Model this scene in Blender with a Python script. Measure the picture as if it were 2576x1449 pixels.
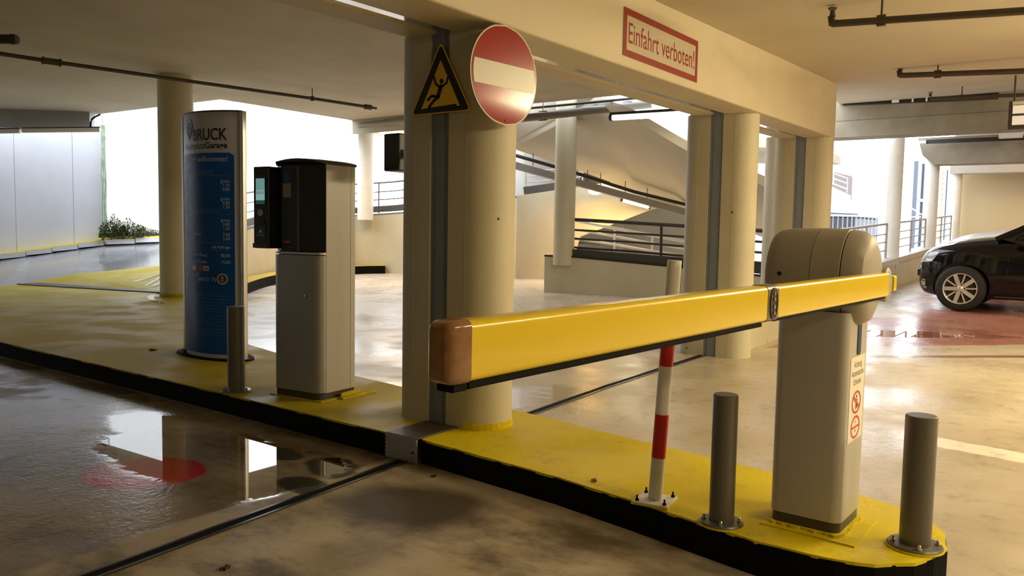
import bpy, bmesh, math, random
from mathutils import Vector, Matrix
random.seed(7)
for o in list(bpy.data.objects): bpy.data.objects.remove(o)
scn = bpy.context.scene
COL = scn.collection
PI = math.pi
R = math.radians

# ------------------------------------------------------------------ camera, world, big lights, exposure
def cam_setup():
    cd = bpy.data.cameras.new('camera'); co = bpy.data.objects.new('camera', cd); COL.objects.link(co)
    yaw, pitch, roll = R(36.152), R(4.201), R(0.979)
    f = Vector((math.cos(yaw)*math.cos(pitch), math.sin(yaw)*math.cos(pitch), -math.sin(pitch)))
    r = Vector((math.sin(yaw), -math.cos(yaw), 0)); u = r.cross(f)
    r2 = math.cos(roll)*r + math.sin(roll)*u; u2 = -math.sin(roll)*r + math.cos(roll)*u
    m = Matrix.Identity(4)
    for i in range(3): m[i][0] = r2[i]; m[i][1] = u2[i]; m[i][2] = -f[i]
    m[2][3] = 1.25
    co.matrix_world = m
    cd.sensor_width = 36; cd.lens = 2032.56*36/2576; cd.clip_start = .05; cd.clip_end = 300
    scn.camera = co
cam_setup()
w = bpy.data.worlds.new('world'); scn.world = w; w.use_nodes = True
bg = w.node_tree.nodes['Background']; bg.inputs['Color'].default_value = (.86, .92, 1, 1); bg.inputs['Strength'].default_value = 6.0
scn.view_settings.view_transform = 'Standard'; scn.view_settings.look = 'None'
scn.view_settings.exposure = -0.12; scn.view_settings.gamma = 1; scn.view_settings.use_curve_mapping = False
WARM = (1.0, .81, .485)
def area(name, loc, sx, sy, power, color, rot=(0, 0, 0)):
    l = bpy.data.lights.new(name, 'AREA'); l.shape = 'RECTANGLE'; l.size = sx; l.size_y = sy; l.energy = power; l.color = color
    o = bpy.data.objects.new(name, l); o.location = loc; o.rotation_euler = rot; COL.objects.link(o); return o

# ------------------------------------------------------------------ helpers
def srgb(r, g, b):
    f = lambda c: (c/255/12.92 if c/255 <= .04045 else ((c/255+.055)/1.055)**2.4)
    return (f(r), f(g), f(b), 1)
MATS = {}
def mat(name, col, rough=.5, metal=0, noise=0, nscale=4, col2=None, bump=0, bscale=60, spec=.5, coat=0, emit=None, estr=0, trans=0, ior=1.45, pits=False):
    if name in MATS: return MATS[name]
    m = bpy.data.materials.new(name); m.use_nodes = True; nt = m.node_tree; b = nt.nodes['Principled BSDF']
    b.inputs['Base Color'].default_value = col; b.inputs['Roughness'].default_value = rough; b.inputs['Metallic'].default_value = metal
    b.inputs['Specular IOR Level'].default_value = spec; b.inputs['Coat Weight'].default_value = coat; b.inputs['Coat Roughness'].default_value = .03
    b.inputs['IOR'].default_value = ior
    if trans: b.inputs['Transmission Weight'].default_value = trans
    if emit: b.inputs['Emission Color'].default_value = emit; b.inputs['Emission Strength'].default_value = estr
    if noise or bump:
        g = nt.nodes.new('ShaderNodeNewGeometry')
    if noise:
        n = nt.nodes.new('ShaderNodeTexNoise'); n.inputs['Scale'].default_value = nscale; n.inputs['Detail'].default_value = 6; n.inputs['Roughness'].default_value = .6
        nt.links.new(g.outputs['Position'], n.inputs['Vector'])
        rp = nt.nodes.new('ShaderNodeValToRGB'); rp.color_ramp.elements[0].position = .35; rp.color_ramp.elements[1].position = .68
        nt.links.new(n.outputs['Fac'], rp.inputs['Fac'])
        mx = nt.nodes.new('ShaderNodeMixRGB'); mx.inputs[1].default_value = col; c2 = col2 or tuple(c*.7 for c in col[:3])+(1,); mx.inputs[2].default_value = c2
        mul = nt.nodes.new('ShaderNodeMath'); mul.operation = 'MULTIPLY'; mul.inputs[1].default_value = noise
        nt.links.new(rp.outputs['Color'], mul.inputs[0]); nt.links.new(mul.outputs[0], mx.inputs[0]); nt.links.new(mx.outputs[0], b.inputs['Base Color'])
    if bump:
        n2 = nt.nodes.new('ShaderNodeTexNoise'); n2.inputs['Scale'].default_value = bscale; n2.inputs['Detail'].default_value = 3
        nt.links.new(g.outputs['Position'], n2.inputs['Vector'])
        bp = nt.nodes.new('ShaderNodeBump'); bp.inputs['Strength'].default_value = bump; bp.inputs['Distance'].default_value = .01
        nt.links.new(n2.outputs['Fac'], bp.inputs['Height']); nt.links.new(bp.outputs[0], b.inputs['Normal'])
    if pits:
        vo = nt.nodes.new('ShaderNodeTexVoronoi'); vo.inputs['Scale'].default_value = 7; nt.links.new(g.outputs['Position'], vo.inputs['Vector'])
        sp = nt.nodes.new('ShaderNodeSeparateColor'); nt.links.new(vo.outputs['Color'], sp.inputs[0])
        th = nt.nodes.new('ShaderNodeMath'); th.operation = 'MULTIPLY'; th.inputs[1].default_value = .085; nt.links.new(sp.outputs[0], th.inputs[0])
        lt = nt.nodes.new('ShaderNodeMath'); lt.operation = 'LESS_THAN'; nt.links.new(vo.outputs['Distance'], lt.inputs[0]); nt.links.new(th.outputs[0], lt.inputs[1])
        gt = nt.nodes.new('ShaderNodeMath'); gt.operation = 'GREATER_THAN'; gt.inputs[1].default_value = .72; nt.links.new(sp.outputs[1], gt.inputs[0])
        ml = nt.nodes.new('ShaderNodeMath'); ml.operation = 'MULTIPLY'; nt.links.new(lt.outputs[0], ml.inputs[0]); nt.links.new(gt.outputs[0], ml.inputs[1])
        m3 = nt.nodes.new('ShaderNodeMixRGB'); nt.links.new(ml.outputs[0], m3.inputs[0]); nt.links.new(mx.outputs[0], m3.inputs[1]); m3.inputs[2].default_value = (.10, .075, .04, 1)
        nt.links.new(m3.outputs[0], b.inputs['Base Color'])
    MATS[name] = m; return m

def finish(name, bm, m, parent=None, smooth=False, bevel=0, seg=2):
    if not isinstance(m, (list, tuple)): m = [m]
    me = bpy.data.meshes.new(name); bmesh.ops.recalc_face_normals(bm, faces=bm.faces[:]); bm.to_mesh(me); bm.free()
    for x in m: me.materials.append(x)
    o = bpy.data.objects.new(name, me); COL.objects.link(o)
    if smooth:
        for p in me.polygons: p.use_smooth = True
        me.set_sharp_from_angle(angle=R(38))
    if bevel:
        b = o.modifiers.new('bevel', 'BEVEL'); b.width = bevel; b.segments = seg; b.limit_method = 'ANGLE'; b.angle_limit = R(40)
    if parent is not None:
        o.parent = parent
        if parent.type == 'EMPTY': o.matrix_parent_inverse = Matrix.Translation(parent.location).inverted()
    return o
def tag(o, label, cat, group=None, kind=None):
    o['label'] = label; o['category'] = cat
    if group: o['group'] = group
    if kind: o['kind'] = kind
    return o
def thing(name, label, cat, loc=(0, 0, 0), group=None):
    o = bpy.data.objects.new(name, None); COL.objects.link(o); o.location = loc; o.empty_display_size = .1
    return tag(o, label, cat, group)
def struct(name, bm, m, **k):
    o = finish(name, bm, m, **k); o['kind'] = 'structure'; return o
def dup(root, loc=None, rotz=None, label=None):
    r = root.copy(); COL.objects.link(r)
    if loc is not None: r.location = loc
    if rotz is not None: r.rotation_euler = (0, 0, rotz)
    if label: r['label'] = label
    for ch in root.children:
        c = ch.copy(); COL.objects.link(c); c.parent = r
        for g in ch.children:
            d = g.copy(); COL.objects.link(d); d.parent = c
    return r
NB = bmesh.new
def box(bm, x0, x1, y0, y1, z0, z1, M=None):
    vs = [bm.verts.new((x, y, z)) for z in (z0, z1) for x, y in ((x0, y0), (x1, y0), (x1, y1), (x0, y1))]
    for f in ((3, 2, 1, 0), (4, 5, 6, 7), (0, 1, 5, 4), (1, 2, 6, 5), (2, 3, 7, 6), (3, 0, 4, 7)): bm.faces.new([vs[i] for i in f])
    if M is not None: bmesh.ops.transform(bm, matrix=M, verts=vs)
    return vs
def prism(bm, pts, z0, z1, M=None, ztop=None):
    n = len(pts)
    lo = [bm.verts.new((p[0], p[1], z0)) for p in pts]; hi = [bm.verts.new((p[0], p[1], z1 if ztop is None else ztop[i])) for i, p in enumerate(pts)]
    bm.faces.new(lo[::-1]); bm.faces.new(hi)
    for i in range(n): bm.faces.new((lo[i], lo[(i+1) % n], hi[(i+1) % n], hi[i]))
    if M is not None: bmesh.ops.transform(bm, matrix=M, verts=lo+hi)
    return lo+hi
def frame_of(d):
    d = Vector(d).normalized(); a = Vector((0, 0, 1)) if abs(d.z) < .95 else Vector((1, 0, 0))
    u = d.cross(a).normalized(); v = u.cross(d).normalized(); return d, u, v
def cyl(bm, p0, p1, r0, r1=None, seg=16, cap=True):
    r1 = r0 if r1 is None else r1; p0 = Vector(p0); p1 = Vector(p1); d, u, v = frame_of(p1-p0)
    A = [bm.verts.new(p0+(u*math.cos(2*PI*i/seg)+v*math.sin(2*PI*i/seg))*r0) for i in range(seg)]
    B = [bm.verts.new(p1+(u*math.cos(2*PI*i/seg)+v*math.sin(2*PI*i/seg))*r1) for i in range(seg)]
    for i in range(seg): bm.faces.new((A[i], A[(i+1) % seg], B[(i+1) % seg], B[i]))
    if cap: bm.faces.new(A[::-1]); bm.faces.new(B)
def tube(bm, pts, r, seg=10):
    pts = [Vector(p) for p in pts]
    ring = []
    for k, p in enumerate(pts):
        d = (pts[min(k+1, len(pts)-1)]-pts[max(k-1, 0)])
        d, u, v = frame_of(d)
        ring.append([bm.verts.new(p+(u*math.cos(2*PI*i/seg)+v*math.sin(2*PI*i/seg))*r) for i in range(seg)])
    for a, b in zip(ring, ring[1:]):
        for i in range(seg): bm.faces.new((a[i], a[(i+1) % seg], b[(i+1) % seg], b[i]))
    bm.faces.new(ring[0][::-1]); bm.faces.new(ring[-1])
def lathe(bm, prof, seg=32, M=None, cap=True):
    vs = []; rings = []
    for r, z in prof:
        ring = [bm.verts.new((r*math.cos(2*PI*i/seg), r*math.sin(2*PI*i/seg), z)) for i in range(seg)]; rings.append(ring); vs += ring
    for a, b in zip(rings, rings[1:]):
        for i in range(seg): bm.faces.new((a[i], a[(i+1) % seg], b[(i+1) % seg], b[i]))
    if cap: bm.faces.new(rings[0][::-1]); bm.faces.new(rings[-1])
    if M is not None: bmesh.ops.transform(bm, matrix=M, verts=vs)
def bar(bm, p0, p1, w, h=None, up=(0, 0, 1)):
    h = h or w; p0 = Vector(p0); p1 = Vector(p1); d = (p1-p0).normalized(); s = d.cross(Vector(up))
    if s.length < 1e-3: s = d.cross(Vector((1, 0, 0)))
    s.normalize(); u = s.cross(d).normalized()
    vs = [bm.verts.new(p+s*a*w/2+u*b*h/2) for p in (p0, p1) for a, b in ((-1, -1), (1, -1), (1, 1), (-1, 1))]
    for f in ((3, 2, 1, 0), (4, 5, 6, 7), (0, 1, 5, 4), (1, 2, 6, 5), (2, 3, 7, 6), (3, 0, 4, 7)): bm.faces.new([vs[i] for i in f])
def slabq(bm, q, t):     # quad (or polygon) thickened along -normal by t
    q = [Vector(p) for p in q]; n = (q[1]-q[0]).cross(q[-1]-q[0]).normalized()
    a = [bm.verts.new(p) for p in q]; b = [bm.verts.new(p+n*t) for p in q]; k = len(q)
    bm.faces.new(a); bm.faces.new(b[::-1])
    for i in range(k): bm.faces.new((a[i], b[i], b[(i+1) % k], a[(i+1) % k]))
def stadium(r, h, seg=14):      # outline with long axis along y; h = half of the straight run
    pts = []
    for i in range(seg+1): a = -PI/2-PI/2+PI*i/seg; pts.append((r*math.cos(a), -h+r*math.sin(a)))
    for i in range(seg+1): a = PI*i/seg; pts.append((r*math.cos(a), h+r*math.sin(a)))
    return pts
def rrect(x0, x1, y0, y1, r, seg=6, corners=(1, 1, 1, 1)):
    P = []
    for (cx, cy, a0, on) in ((x0+r, y0+r, PI, corners[0]), (x1-r, y0+r, 1.5*PI, corners[1]), (x1-r, y1-r, 0, corners[2]), (x0+r, y1-r, .5*PI, corners[3])):
        if on:
            for i in range(seg+1): a = a0+PI/2*i/seg; P.append((cx+r*math.cos(a), cy+r*math.sin(a)))
        else:
            sx = -1 if cx < (x0+x1)/2 else 1; sy = -1 if cy < (y0+y1)/2 else 1; P.append((cx+sx*r, cy+sy*r))
    return P
def plate(bm, pts, fmap, t):     # pts 2d -> fmap(x, y, depth) in 3d
    a = [bm.verts.new(fmap(x, y, 0)) for x, y in pts]; b = [bm.verts.new(fmap(x, y, t)) for x, y in pts]; k = len(pts)
    bm.faces.new(a); bm.faces.new(b[::-1])
    for i in range(k): bm.faces.new((a[i], b[i], b[(i+1) % k], a[(i+1) % k]))
def ringplate(bm, outer, inner, fmap, t):
    k = len(outer); A = [[bm.verts.new(fmap(x, y, d)) for x, y in pts] for d in (0, t) for pts in (outer, inner)]
    for i in range(k):
        j = (i+1) % k
        for p, q in ((0, 1), (1, 3), (3, 2), (2, 0)): bm.faces.new((A[p][i], A[p][j], A[q][j], A[q][i]))
_txt = {}
def text_geo(s, bold=0.0):
    if (s, bold) in _txt: return _txt[(s, bold)]
    cu = bpy.data.curves.new('text', 'FONT'); cu.body = s; cu.size = 1; cu.resolution_u = 3; cu.offset = bold
    o = bpy.data.objects.new('text', cu); COL.objects.link(o)
    dg = bpy.context.evaluated_depsgraph_get(); me = bpy.data.meshes.new_from_object(o.evaluated_get(dg))
    V = [tuple(v.co) for v in me.vertices]; Fc = [tuple(p.vertices) for p in me.polygons]
    bpy.data.objects.remove(o); bpy.data.meshes.remove(me); bpy.data.curves.remove(cu)
    x0 = min(v[0] for v in V); x1 = max(v[0] for v in V)
    _txt[(s, bold)] = (V, Fc, x0, x1); return _txt[(s, bold)]
def text(bm, s, x, y, size, fmap, width=None, align='L', bold=0.0, d=0):   # cap height is about 0.7*size
    V, Fc, x0, x1 = text_geo(s, bold); sx = size if width is None else width/(x1-x0)
    off = {'L': 0, 'R': (x1-x0)*sx, 'C': (x1-x0)*sx/2}[align]
    vs = [bm.verts.new(fmap(x-off+(v[0]-x0)*sx, y+v[1]*size, d)) for v in V]
    for f in Fc:
        try: bm.faces.new([vs[i] for i in f])
        except ValueError: pass
def circle(cx, cy, r, n=32, ry=None): return [(cx+r*math.cos(2*PI*i/n), cy+(ry or r)*math.sin(2*PI*i/n)) for i in range(n)]
def fz(x): return max(0, x-8)*.018

# ------------------------------------------------------------------ materials
CREAM = mat('cream_concrete_paint', (.585, .545, .41, 1), .55, noise=.5, nscale=1.6, col2=(.48, .43, .29, 1), bump=.12, bscale=25, pits=True)
CEIL = mat('ceiling_concrete', (.56, .51, .40, 1), .8, noise=.5, nscale=1.1, col2=(.45, .40, .30, 1), bump=.1, bscale=12)
BEAMM = mat('beam_concrete', (.64, .57, .42, 1), .55, noise=.4, nscale=1.3, col2=(.52, .44, .30, 1), bump=.1, bscale=14, pits=True)
GREYC = mat('grey_concrete', (.34, .30, .235, 1), .8, noise=.8, nscale=1.3, col2=(.21, .175, .12, 1), bump=.15, bscale=20)
WHITEC = mat('white_outdoor_plaster', (.80, .80, .80, 1), .8, noise=.35, nscale=1.2, col2=(.66, .67, .70, 1))
BLUES = mat('blue_grey_joint_cover', srgb(128, 136, 150), .4, noise=.3, nscale=5)
YELLOW = mat('yellow_boom_lacquer', (.82, .60, .005, 1), .25, coat=.2)
BLACK = mat('black_kerb_paint', (.004, .004, .0035, 1), .8, bump=.3, bscale=60, spec=.12)
RUBBER = mat('black_rubber', (.009, .008, .007, 1), .8, spec=.12)
GREYP = mat('grey_lacquered_steel', (.14, .13, .11, 1), .36, metal=.25)
HOUSE = mat('silver_grey_housing', (.45, .43, .40, 1), .4, metal=.15)
HEADM = mat('taupe_head_plastic', (.34, .31, .26, 1), .5, bump=.04, bscale=300)
DGREY = mat('dark_grey_plastic', (.055, .05, .04, 1), .4)
BLKPL = mat('black_glossy_plastic', (.012, .012, .013, 1), .22)
ALU = mat('brushed_aluminium', (.55, .53, .50, 1), .35, metal=.85)
STEEL = mat('steel', (.5, .48, .45, 1), .3, metal=1)
DARKM = mat('dark_pipe_iron', (.075, .06, .045, 1), .45, metal=.3, noise=.6, nscale=20)
RAILM = mat('dark_grey_railing', (.05, .05, .055, 1), .4, metal=.3)
RAILL = mat('galvanised_railing', (.42, .43, .46, 1), .45, metal=.5)
WHITEP = mat('white_paint', (.78, .76, .70, 1), .45, noise=.25, nscale=9)
REDP = mat('red_paint', (.55, .012, .008, 1), .4)
SIGNR = mat('sign_red_film', (.30, .008, .008, 1), .18, spec=.6)
SIGNW = mat('sign_white_film', (.62, .60, .52, 1), .3)
SIGNY = mat('sign_yellow_film', (.90, .56, .02, 1), .35)
SIGNK = mat('sign_black_print', (.01, .009, .008, 1), .4)
BLUEP = mat('blue_panel_film', (.004, .085, .40, 1), .34, spec=.3)
NAVY = mat('navy_print', (.012, .03, .12, 1), .3)
PRINTW = mat('white_print', (.62, .70, .80, 1), .4)
PRINTP = mat('pale_blue_print', (.09, .20, .42, 1), .4)
SIGNG = mat('light_grey_panel_film', (.58, .59, .68, 1), .3)
CLEAR = mat('clear_orange_cap', (.50, .26, .12, 1), .12, noise=.9, nscale=26, col2=(.30, .17, .08, 1), trans=.35)

# ------------------------------------------------------------------ floor material: painted concrete, wet, stained
def nodes_of(name):
    m = bpy.data.materials.new(name); m.use_nodes = True; nt = m.node_tree
    return m, nt, nt.nodes['Principled BSDF'], nt.nodes.new('ShaderNodeNewGeometry')
class NG:
    def __init__(s, nt, pos): s.nt = nt; s.pos = pos
    def math(s, op, a, b=None, clamp=False):
        n = s.nt.nodes.new('ShaderNodeMath'); n.operation = op; n.use_clamp = clamp
        for i, v in enumerate((a, b)):
            if v is None: continue
            if isinstance(v, (int, float)): n.inputs[i].default_value = v
            else: s.nt.links.new(v, n.inputs[i])
        return n.outputs[0]
    def noise(s, scale, detail=5, rough=.55, stretch=None, off=(0, 0, 0)):
        n = s.nt.nodes.new('ShaderNodeTexNoise'); n.inputs['Scale'].default_value = scale; n.inputs['Detail'].default_value = detail; n.inputs['Roughness'].default_value = rough
        mp = s.nt.nodes.new('ShaderNodeMapping'); s.nt.links.new(s.pos, mp.inputs['Vector']); mp.inputs['Location'].default_value = off
        if stretch: mp.inputs['Scale'].default_value = stretch
        s.nt.links.new(mp.outputs[0], n.inputs['Vector']); return n.outputs['Fac']
    def ramp(s, v, a, b):
        n = s.nt.nodes.new('ShaderNodeMapRange'); n.interpolation_type = 'SMOOTHSTEP'
        n.inputs['From Min'].default_value = a; n.inputs['From Max'].default_value = b; s.nt.links.new(v, n.inputs['Value']); return n.outputs[0]
    def blob(s, cx, cy, rx, ry, ang=0, soft=.25, wob=.3, wscale=3):
        mp = s.nt.nodes.new('ShaderNodeMapping'); mp.vector_type = 'TEXTURE'
        mp.inputs['Location'].default_value = (cx, cy, 0); mp.inputs['Rotation'].default_value = (0, 0, ang); mp.inputs['Scale'].default_value = (rx, ry, 1000)
        s.nt.links.new(s.pos, mp.inputs['Vector'])
        ln = s.nt.nodes.new('ShaderNodeVectorMath'); ln.operation = 'LENGTH'; s.nt.links.new(mp.outputs[0], ln.inputs[0])
        v = s.math('ADD', ln.outputs['Value'], s.math('MULTIPLY', s.math('SUBTRACT', s.noise(wscale, 3), .5), wob*2))
        return s.math('SUBTRACT', 1, s.ramp(v, 1-soft, 1+soft))
    def half(s, nx, ny, c, soft=.03, wob=0, wscale=2):
        d = s.nt.nodes.new('ShaderNodeVectorMath'); d.operation = 'DOT_PRODUCT'; s.nt.links.new(s.pos, d.inputs[0]); d.inputs[1].default_value = (nx, ny, 0)
        v = d.outputs['Value']
        if wob: v = s.math('ADD', v, s.math('MULTIPLY', s.math('SUBTRACT', s.noise(wscale, 3), .5), wob*2))
        return s.ramp(v, c-soft, c+soft)
    def mix(s, f, a, b):
        n = s.nt.nodes.new('ShaderNodeMixRGB')
        for i, v in enumerate((f, a, b)):
            if isinstance(v, (int, float)): n.inputs[i].default_value = v
            elif isinstance(v, tuple): n.inputs[i].default_value = v
            else: s.nt.links.new(v, n.inputs[i])
        return n.outputs[0]
    def mixf(s, f, a, b):   # a + f*(b-a)
        return s.math('ADD', s.math('MULTIPLY', s.math('SUBTRACT', 1, f), a), s.math('MULTIPLY', f, b))
def floor_mat():
    m, nt, b, g = nodes_of('wet_stained_floor'); N = NG(nt, g.outputs['Position'])
    c = N.mix(N.ramp(N.noise(.9, 6, .6), .35, .7), (.54, .475, .365, 1), (.45, .375, .26, 1))
    c = N.mix(N.math('MULTIPLY', N.ramp(N.noise(7, 6, .65), .5, .75), .45), c, (.17, .115, .05, 1))
    # the entry lane in front is dirtier: dark oily drifts
    lane = N.math('MULTIPLY', N.half(-1, 0, -3.15, .05), N.half(0, 1, 1.0, 1.2))
    drift = N.ramp(N.noise(1.5, 7, .68, (1, .55, 1), (3.1, 1.7, 0)), .44, .63)
    c = N.mix(N.math('MULTIPLY', N.math('MULTIPLY', drift, lane), .85), c, (.055, .038, .018, 1))
    far = N.half(0, 1, 3.05, .04)
    c = N.mix(N.math('MULTIPLY', N.math('MULTIPLY', lane, far), .66), c, (.13, .09, .042, 1))
    oil = N.blob(2.62, 2.45, .37, .29, R(-70), .40, .20, 5)
    c = N.mix(N.math('MULTIPLY', oil, .95), c, (.055, .036, .014, 1))
    for a_ in ((2.78, 3.17, .20, .13, R(60)), (2.50, 3.05, .15, .10, R(80)), (2.76, 3.62, .20, .10, R(95))): c = N.mix(N.math('MULTIPLY', N.blob(*a_, .14, .42, 5), .92), c, (.012, .010, .007, 1))
    c = N.mix(N.math('MULTIPLY', N.blob(2.05, 2.25, .22, .16, 0, .6, .4, 4), .5), c, (.10, .07, .03, 1))
    # back lane is lighter
    c = N.mix(N.math('MULTIPLY', N.half(1, 0, 4.2, .3), N.half(0, 1, 3.6, 1.0)), c, (.60, .54, .46, 1))
    # red parking bay
    red = N.math('MULTIPLY', N.half(1, .93, RBAYC, .02, .05, 6), N.half(-.03, -1, -3.15, .05))
    red = N.math('MULTIPLY', red, N.math('SUBTRACT', 1, N.blob(*RGAP, 0, .08, .05, 6)))
    c = N.mix(N.math('MULTIPLY', red, .85), c, N.mix(N.ramp(N.noise(2.2, 5), .4, .65), (.42, .15, .12, 1), (.30, .09, .07, 1)))
    trail = N.blob(*TRAIL1, .3, .5, 6)
    c = N.mix(N.math('MULTIPLY', trail, .8), c, (.16, .03, .02, 1))
    # faded white line
    ln = N.math('MULTIPLY', N.math('MULTIPLY', N.half(1, -.16, WLC-.12, .02, .03, 9), N.math('SUBTRACT', 1, N.half(1, -.16, WLC+.12, .02, .03, 9))), N.math('SUBTRACT', 1, N.half(0, 1, .95, .05)))
    c = N.mix(N.math('MULTIPLY', ln, N.ramp(N.noise(6, 5), .25, .45)), c, (.85, .82, .72, 1))
    # red spot of paint
    rs = N.blob(*RSPOT, .05, .05, 8)
    c = N.mix(rs, c, (.42, .018, .008, 1))
    nt.links.new(c, b.inputs['Base Color'])
    # wetness
    r = N.mixf(N.ramp(N.noise(1.1, 5, .6), .35, .65), .26, .48)
    r = N.mixf(N.math('MULTIPLY', lane, N.math('SUBTRACT', 1, far)), r, .55)
    wet = N.math('MULTIPLY', N.math('MULTIPLY', lane, far), N.ramp(N.noise(.95, 5, .55, None, (.4, 2.2, 0)), .40, .50))
    pud = None
    for a in PUDDLES:
        v = N.blob(*a); pud = v if pud is None else N.math('MAXIMUM', pud, v)
    nb = N.math('MULTIPLY', N.half(1, 0, 4.4, .5), N.ramp(N.noise(.8, 5, .6, None, (1.4, .2, 0)), .42, .70))
    r = N.mixf(nb, r, .17)
    r = N.mixf(N.math('MULTIPLY', wet, .8), r, .15)
    r = N.mixf(pud, r, .012)
    nt.links.new(r, b.inputs['Roughness'])
    bp = nt.nodes.new('ShaderNodeBump'); bp.inputs['Strength'].default_value = .12; bp.inputs['Distance'].default_value = .012
    h = N.math('MULTIPLY', N.math('ADD', N.noise(38, 3), N.math('MULTIPLY', N.noise(9, 3), 1.2)), N.math('SUBTRACT', 1, pud))
    nt.links.new(h, bp.inputs['Height']); nt.links.new(bp.outputs[0], b.inputs['Normal'])
    b.inputs['Specular IOR Level'].default_value = .5
    return m
RSPOT = (2.13, 3.82, .30, .26, R(-60))
PUDDLES = [(2.50, 3.95, .75, .42, R(95), .10, .25, 3), (2.45, 3.3, .36, .30, 0, .12, .3, 4), (2.68, 4.75, .42, .20, R(80), .2, .35, 5), (2.80, 3.30, .25, .12, R(70), .1, .25, 6), (4.9, 3.45, .5, .3, 0, .2, .4, 4), (10.6, 2.2, 1.6, .30, R(-62), .1, .3, 2.5)]
RBAYC = 11.3; RGAP = (13.2, 2.6, .9, .45); TRAIL1 = (9.5, .9, 1.4, .08, R(-52)); WLC = 5.32
FLOOR = floor_mat()
def yellow_floor():
    m, nt, b, g = nodes_of('yellow_floor_paint'); N = NG(nt, g.outputs['Position'])
    c = N.mix(N.ramp(N.noise(1.3, 6, .6), .38, .68), (.70, .56, .005, 1), (.58, .46, .005, 1))
    c = N.mix(N.math('MULTIPLY', N.ramp(N.noise(5, 6, .7), .56, .75), .55), c, (.25, .16, .02, 1))
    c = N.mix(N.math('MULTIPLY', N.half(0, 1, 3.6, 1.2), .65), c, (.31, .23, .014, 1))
    nt.links.new(c, b.inputs['Base Color'])
    nt.links.new(N.mixf(N.ramp(N.noise(2, 4), .4, .6), .5, .72), b.inputs['Roughness']); b.inputs['Specular IOR Level'].default_value = .28
    bp = nt.nodes.new('ShaderNodeBump'); bp.inputs['Strength'].default_value = .25; bp.inputs['Distance'].default_value = .01
    nt.links.new(N.noise(45, 3), bp.inputs['Height']); nt.links.new(bp.outputs[0], b.inputs['Normal'])
    return m
YFLOOR = yellow_floor()
ASPH = mat('wet_asphalt', (.26, .265, .29, 1), .12, noise=.6, nscale=1.2, col2=(.11, .115, .13, 1), bump=.1, bscale=30)

# ------------------------------------------------------------------ floor, ceilings, outer walls
bm = NB(); xs = [-7]+[i*.5 for i in range(-10, 17)]+[10, 14, 20, 30]; ys = [-9, -4, 0, 4, 8, 12, 17, 33]
grid = [[bm.verts.new((x, y, fz(x))) for y in ys] for x in xs]
for i in range(len(xs)-1):
    for j in range(len(ys)-1): bm.faces.new((grid[i][j], grid[i+1][j], grid[i+1][j+1], grid[i][j+1]))
struct('floor', bm, FLOOR)
CX = [(-7, 2.84), (5.4, 2.89), (10.9, 3.16), (16.6, 3.76), (30, 4.7)]      # ceiling height of the right bay
def cz(x):
    for (a, za), (b, zb) in zip(CX, CX[1:]):
        if x <= b: return za+(zb-za)*(x-a)/(b-a)
    return CX[-1][1]
bm = NB()
for (a, za), (b, zb) in zip(CX, CX[1:]):
    slabq(bm, [(a, 3.06, za), (a, -9, za), (b, -9, zb), (b, 3.06 if b < 12 else 4.3, zb)][::-1], -.3)
struct('ceiling_1', bm, CEIL)
CZ = 3.46
bm = NB(); prism(bm, [(-7, 3.1), (11.87, 3.1), (11.87, 12.9), (8.7, 12.87), (8.55, 17.25), (8.45, 18.45), (2.6, 23.25), (-7, 24)], CZ, CZ+.35)  # part beyond the edge beam is unseen, extended to cut light on wall
struct('ceiling_2', bm, mat('ceiling_concrete_brown', (.53, .475, .36, 1), .85, noise=.7, nscale=1.0, col2=(.42, .36, .25, 1), bump=.1, bscale=12))
bm = NB(); box(bm, -7.3, -7, -9.3, 33, 0, 3.9); struct('wall_left', bm, CREAM)
bm = NB(); box(bm, -7, 30, -9.3, -9, 0, 4.9); struct('wall_near', bm, CREAM)

# beams over the row of columns, one each side of the expansion joint
BA = math.atan(.033)
def by(x): return 2.505+.033*x
def bzb(x): return 2.318+.0215*(x-3.4)
bm = NB()
x0, x1 = -7, 10.88
for a, b in ((x0, 5.4), (5.4, x1)):
    q = []
    for x in (a, b):
        for y, z in ((by(x), bzb(x)), (by(x)+.33, bzb(x)), (by(x)+.33, cz(x)+.05), (by(x), cz(x)+.05)): q.append(bm.verts.new((x, y, z)))
    for f in ((0, 1, 5, 4), (1, 2, 6, 5), (2, 3, 7, 6), (3, 0, 4, 7)): bm.faces.new([q[i] for i in f])
    if a == x0: bm.faces.new(q[3::-1])
    if b == x1: bm.faces.new(q[4:])
bmesh.ops.remove_doubles(bm, verts=bm.verts[:], dist=1e-4)
tag(finish('concrete_beam', bm, BEAMM, bevel=.015), 'long cream concrete beam over the three columns carrying the red lettered sign', 'beam')
bm = NB(); vs = []
for x in (x0, x1):
    for y, z in ((by(x)+.43, bzb(x)), (by(x)+.64, bzb(x)), (by(x)+.64, CZ+.02), (by(x)+.43, CZ+.02)): vs.append(bm.verts.new((x, y, z)))
for f in ((0, 1, 5, 4), (1, 2, 6, 5), (2, 3, 7, 6), (3, 0, 4, 7), (3, 2, 1, 0), (4, 5, 6, 7)): bm.faces.new([vs[i] for i in f])
tag(finish('concrete_beam', bm, BEAMM, bevel=.015), 'cream concrete twin beam behind the expansion joint on the left bay side', 'beam')
bm = NB(); vs = []
for x in (x0, x1-.1):
    for y, z in ((by(x)+.335, bzb(x)+.012), (by(x)+.425, bzb(x)+.012), (by(x)+.425, bzb(x)+.04), (by(x)+.335, bzb(x)+.04)): vs.append(bm.verts.new((x, y, z)))
for f in ((0, 1, 5, 4), (1, 2, 6, 5), (2, 3, 7, 6), (3, 0, 4, 7), (3, 2, 1, 0), (4, 5, 6, 7)): bm.faces.new([vs[i] for i in f])
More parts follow.
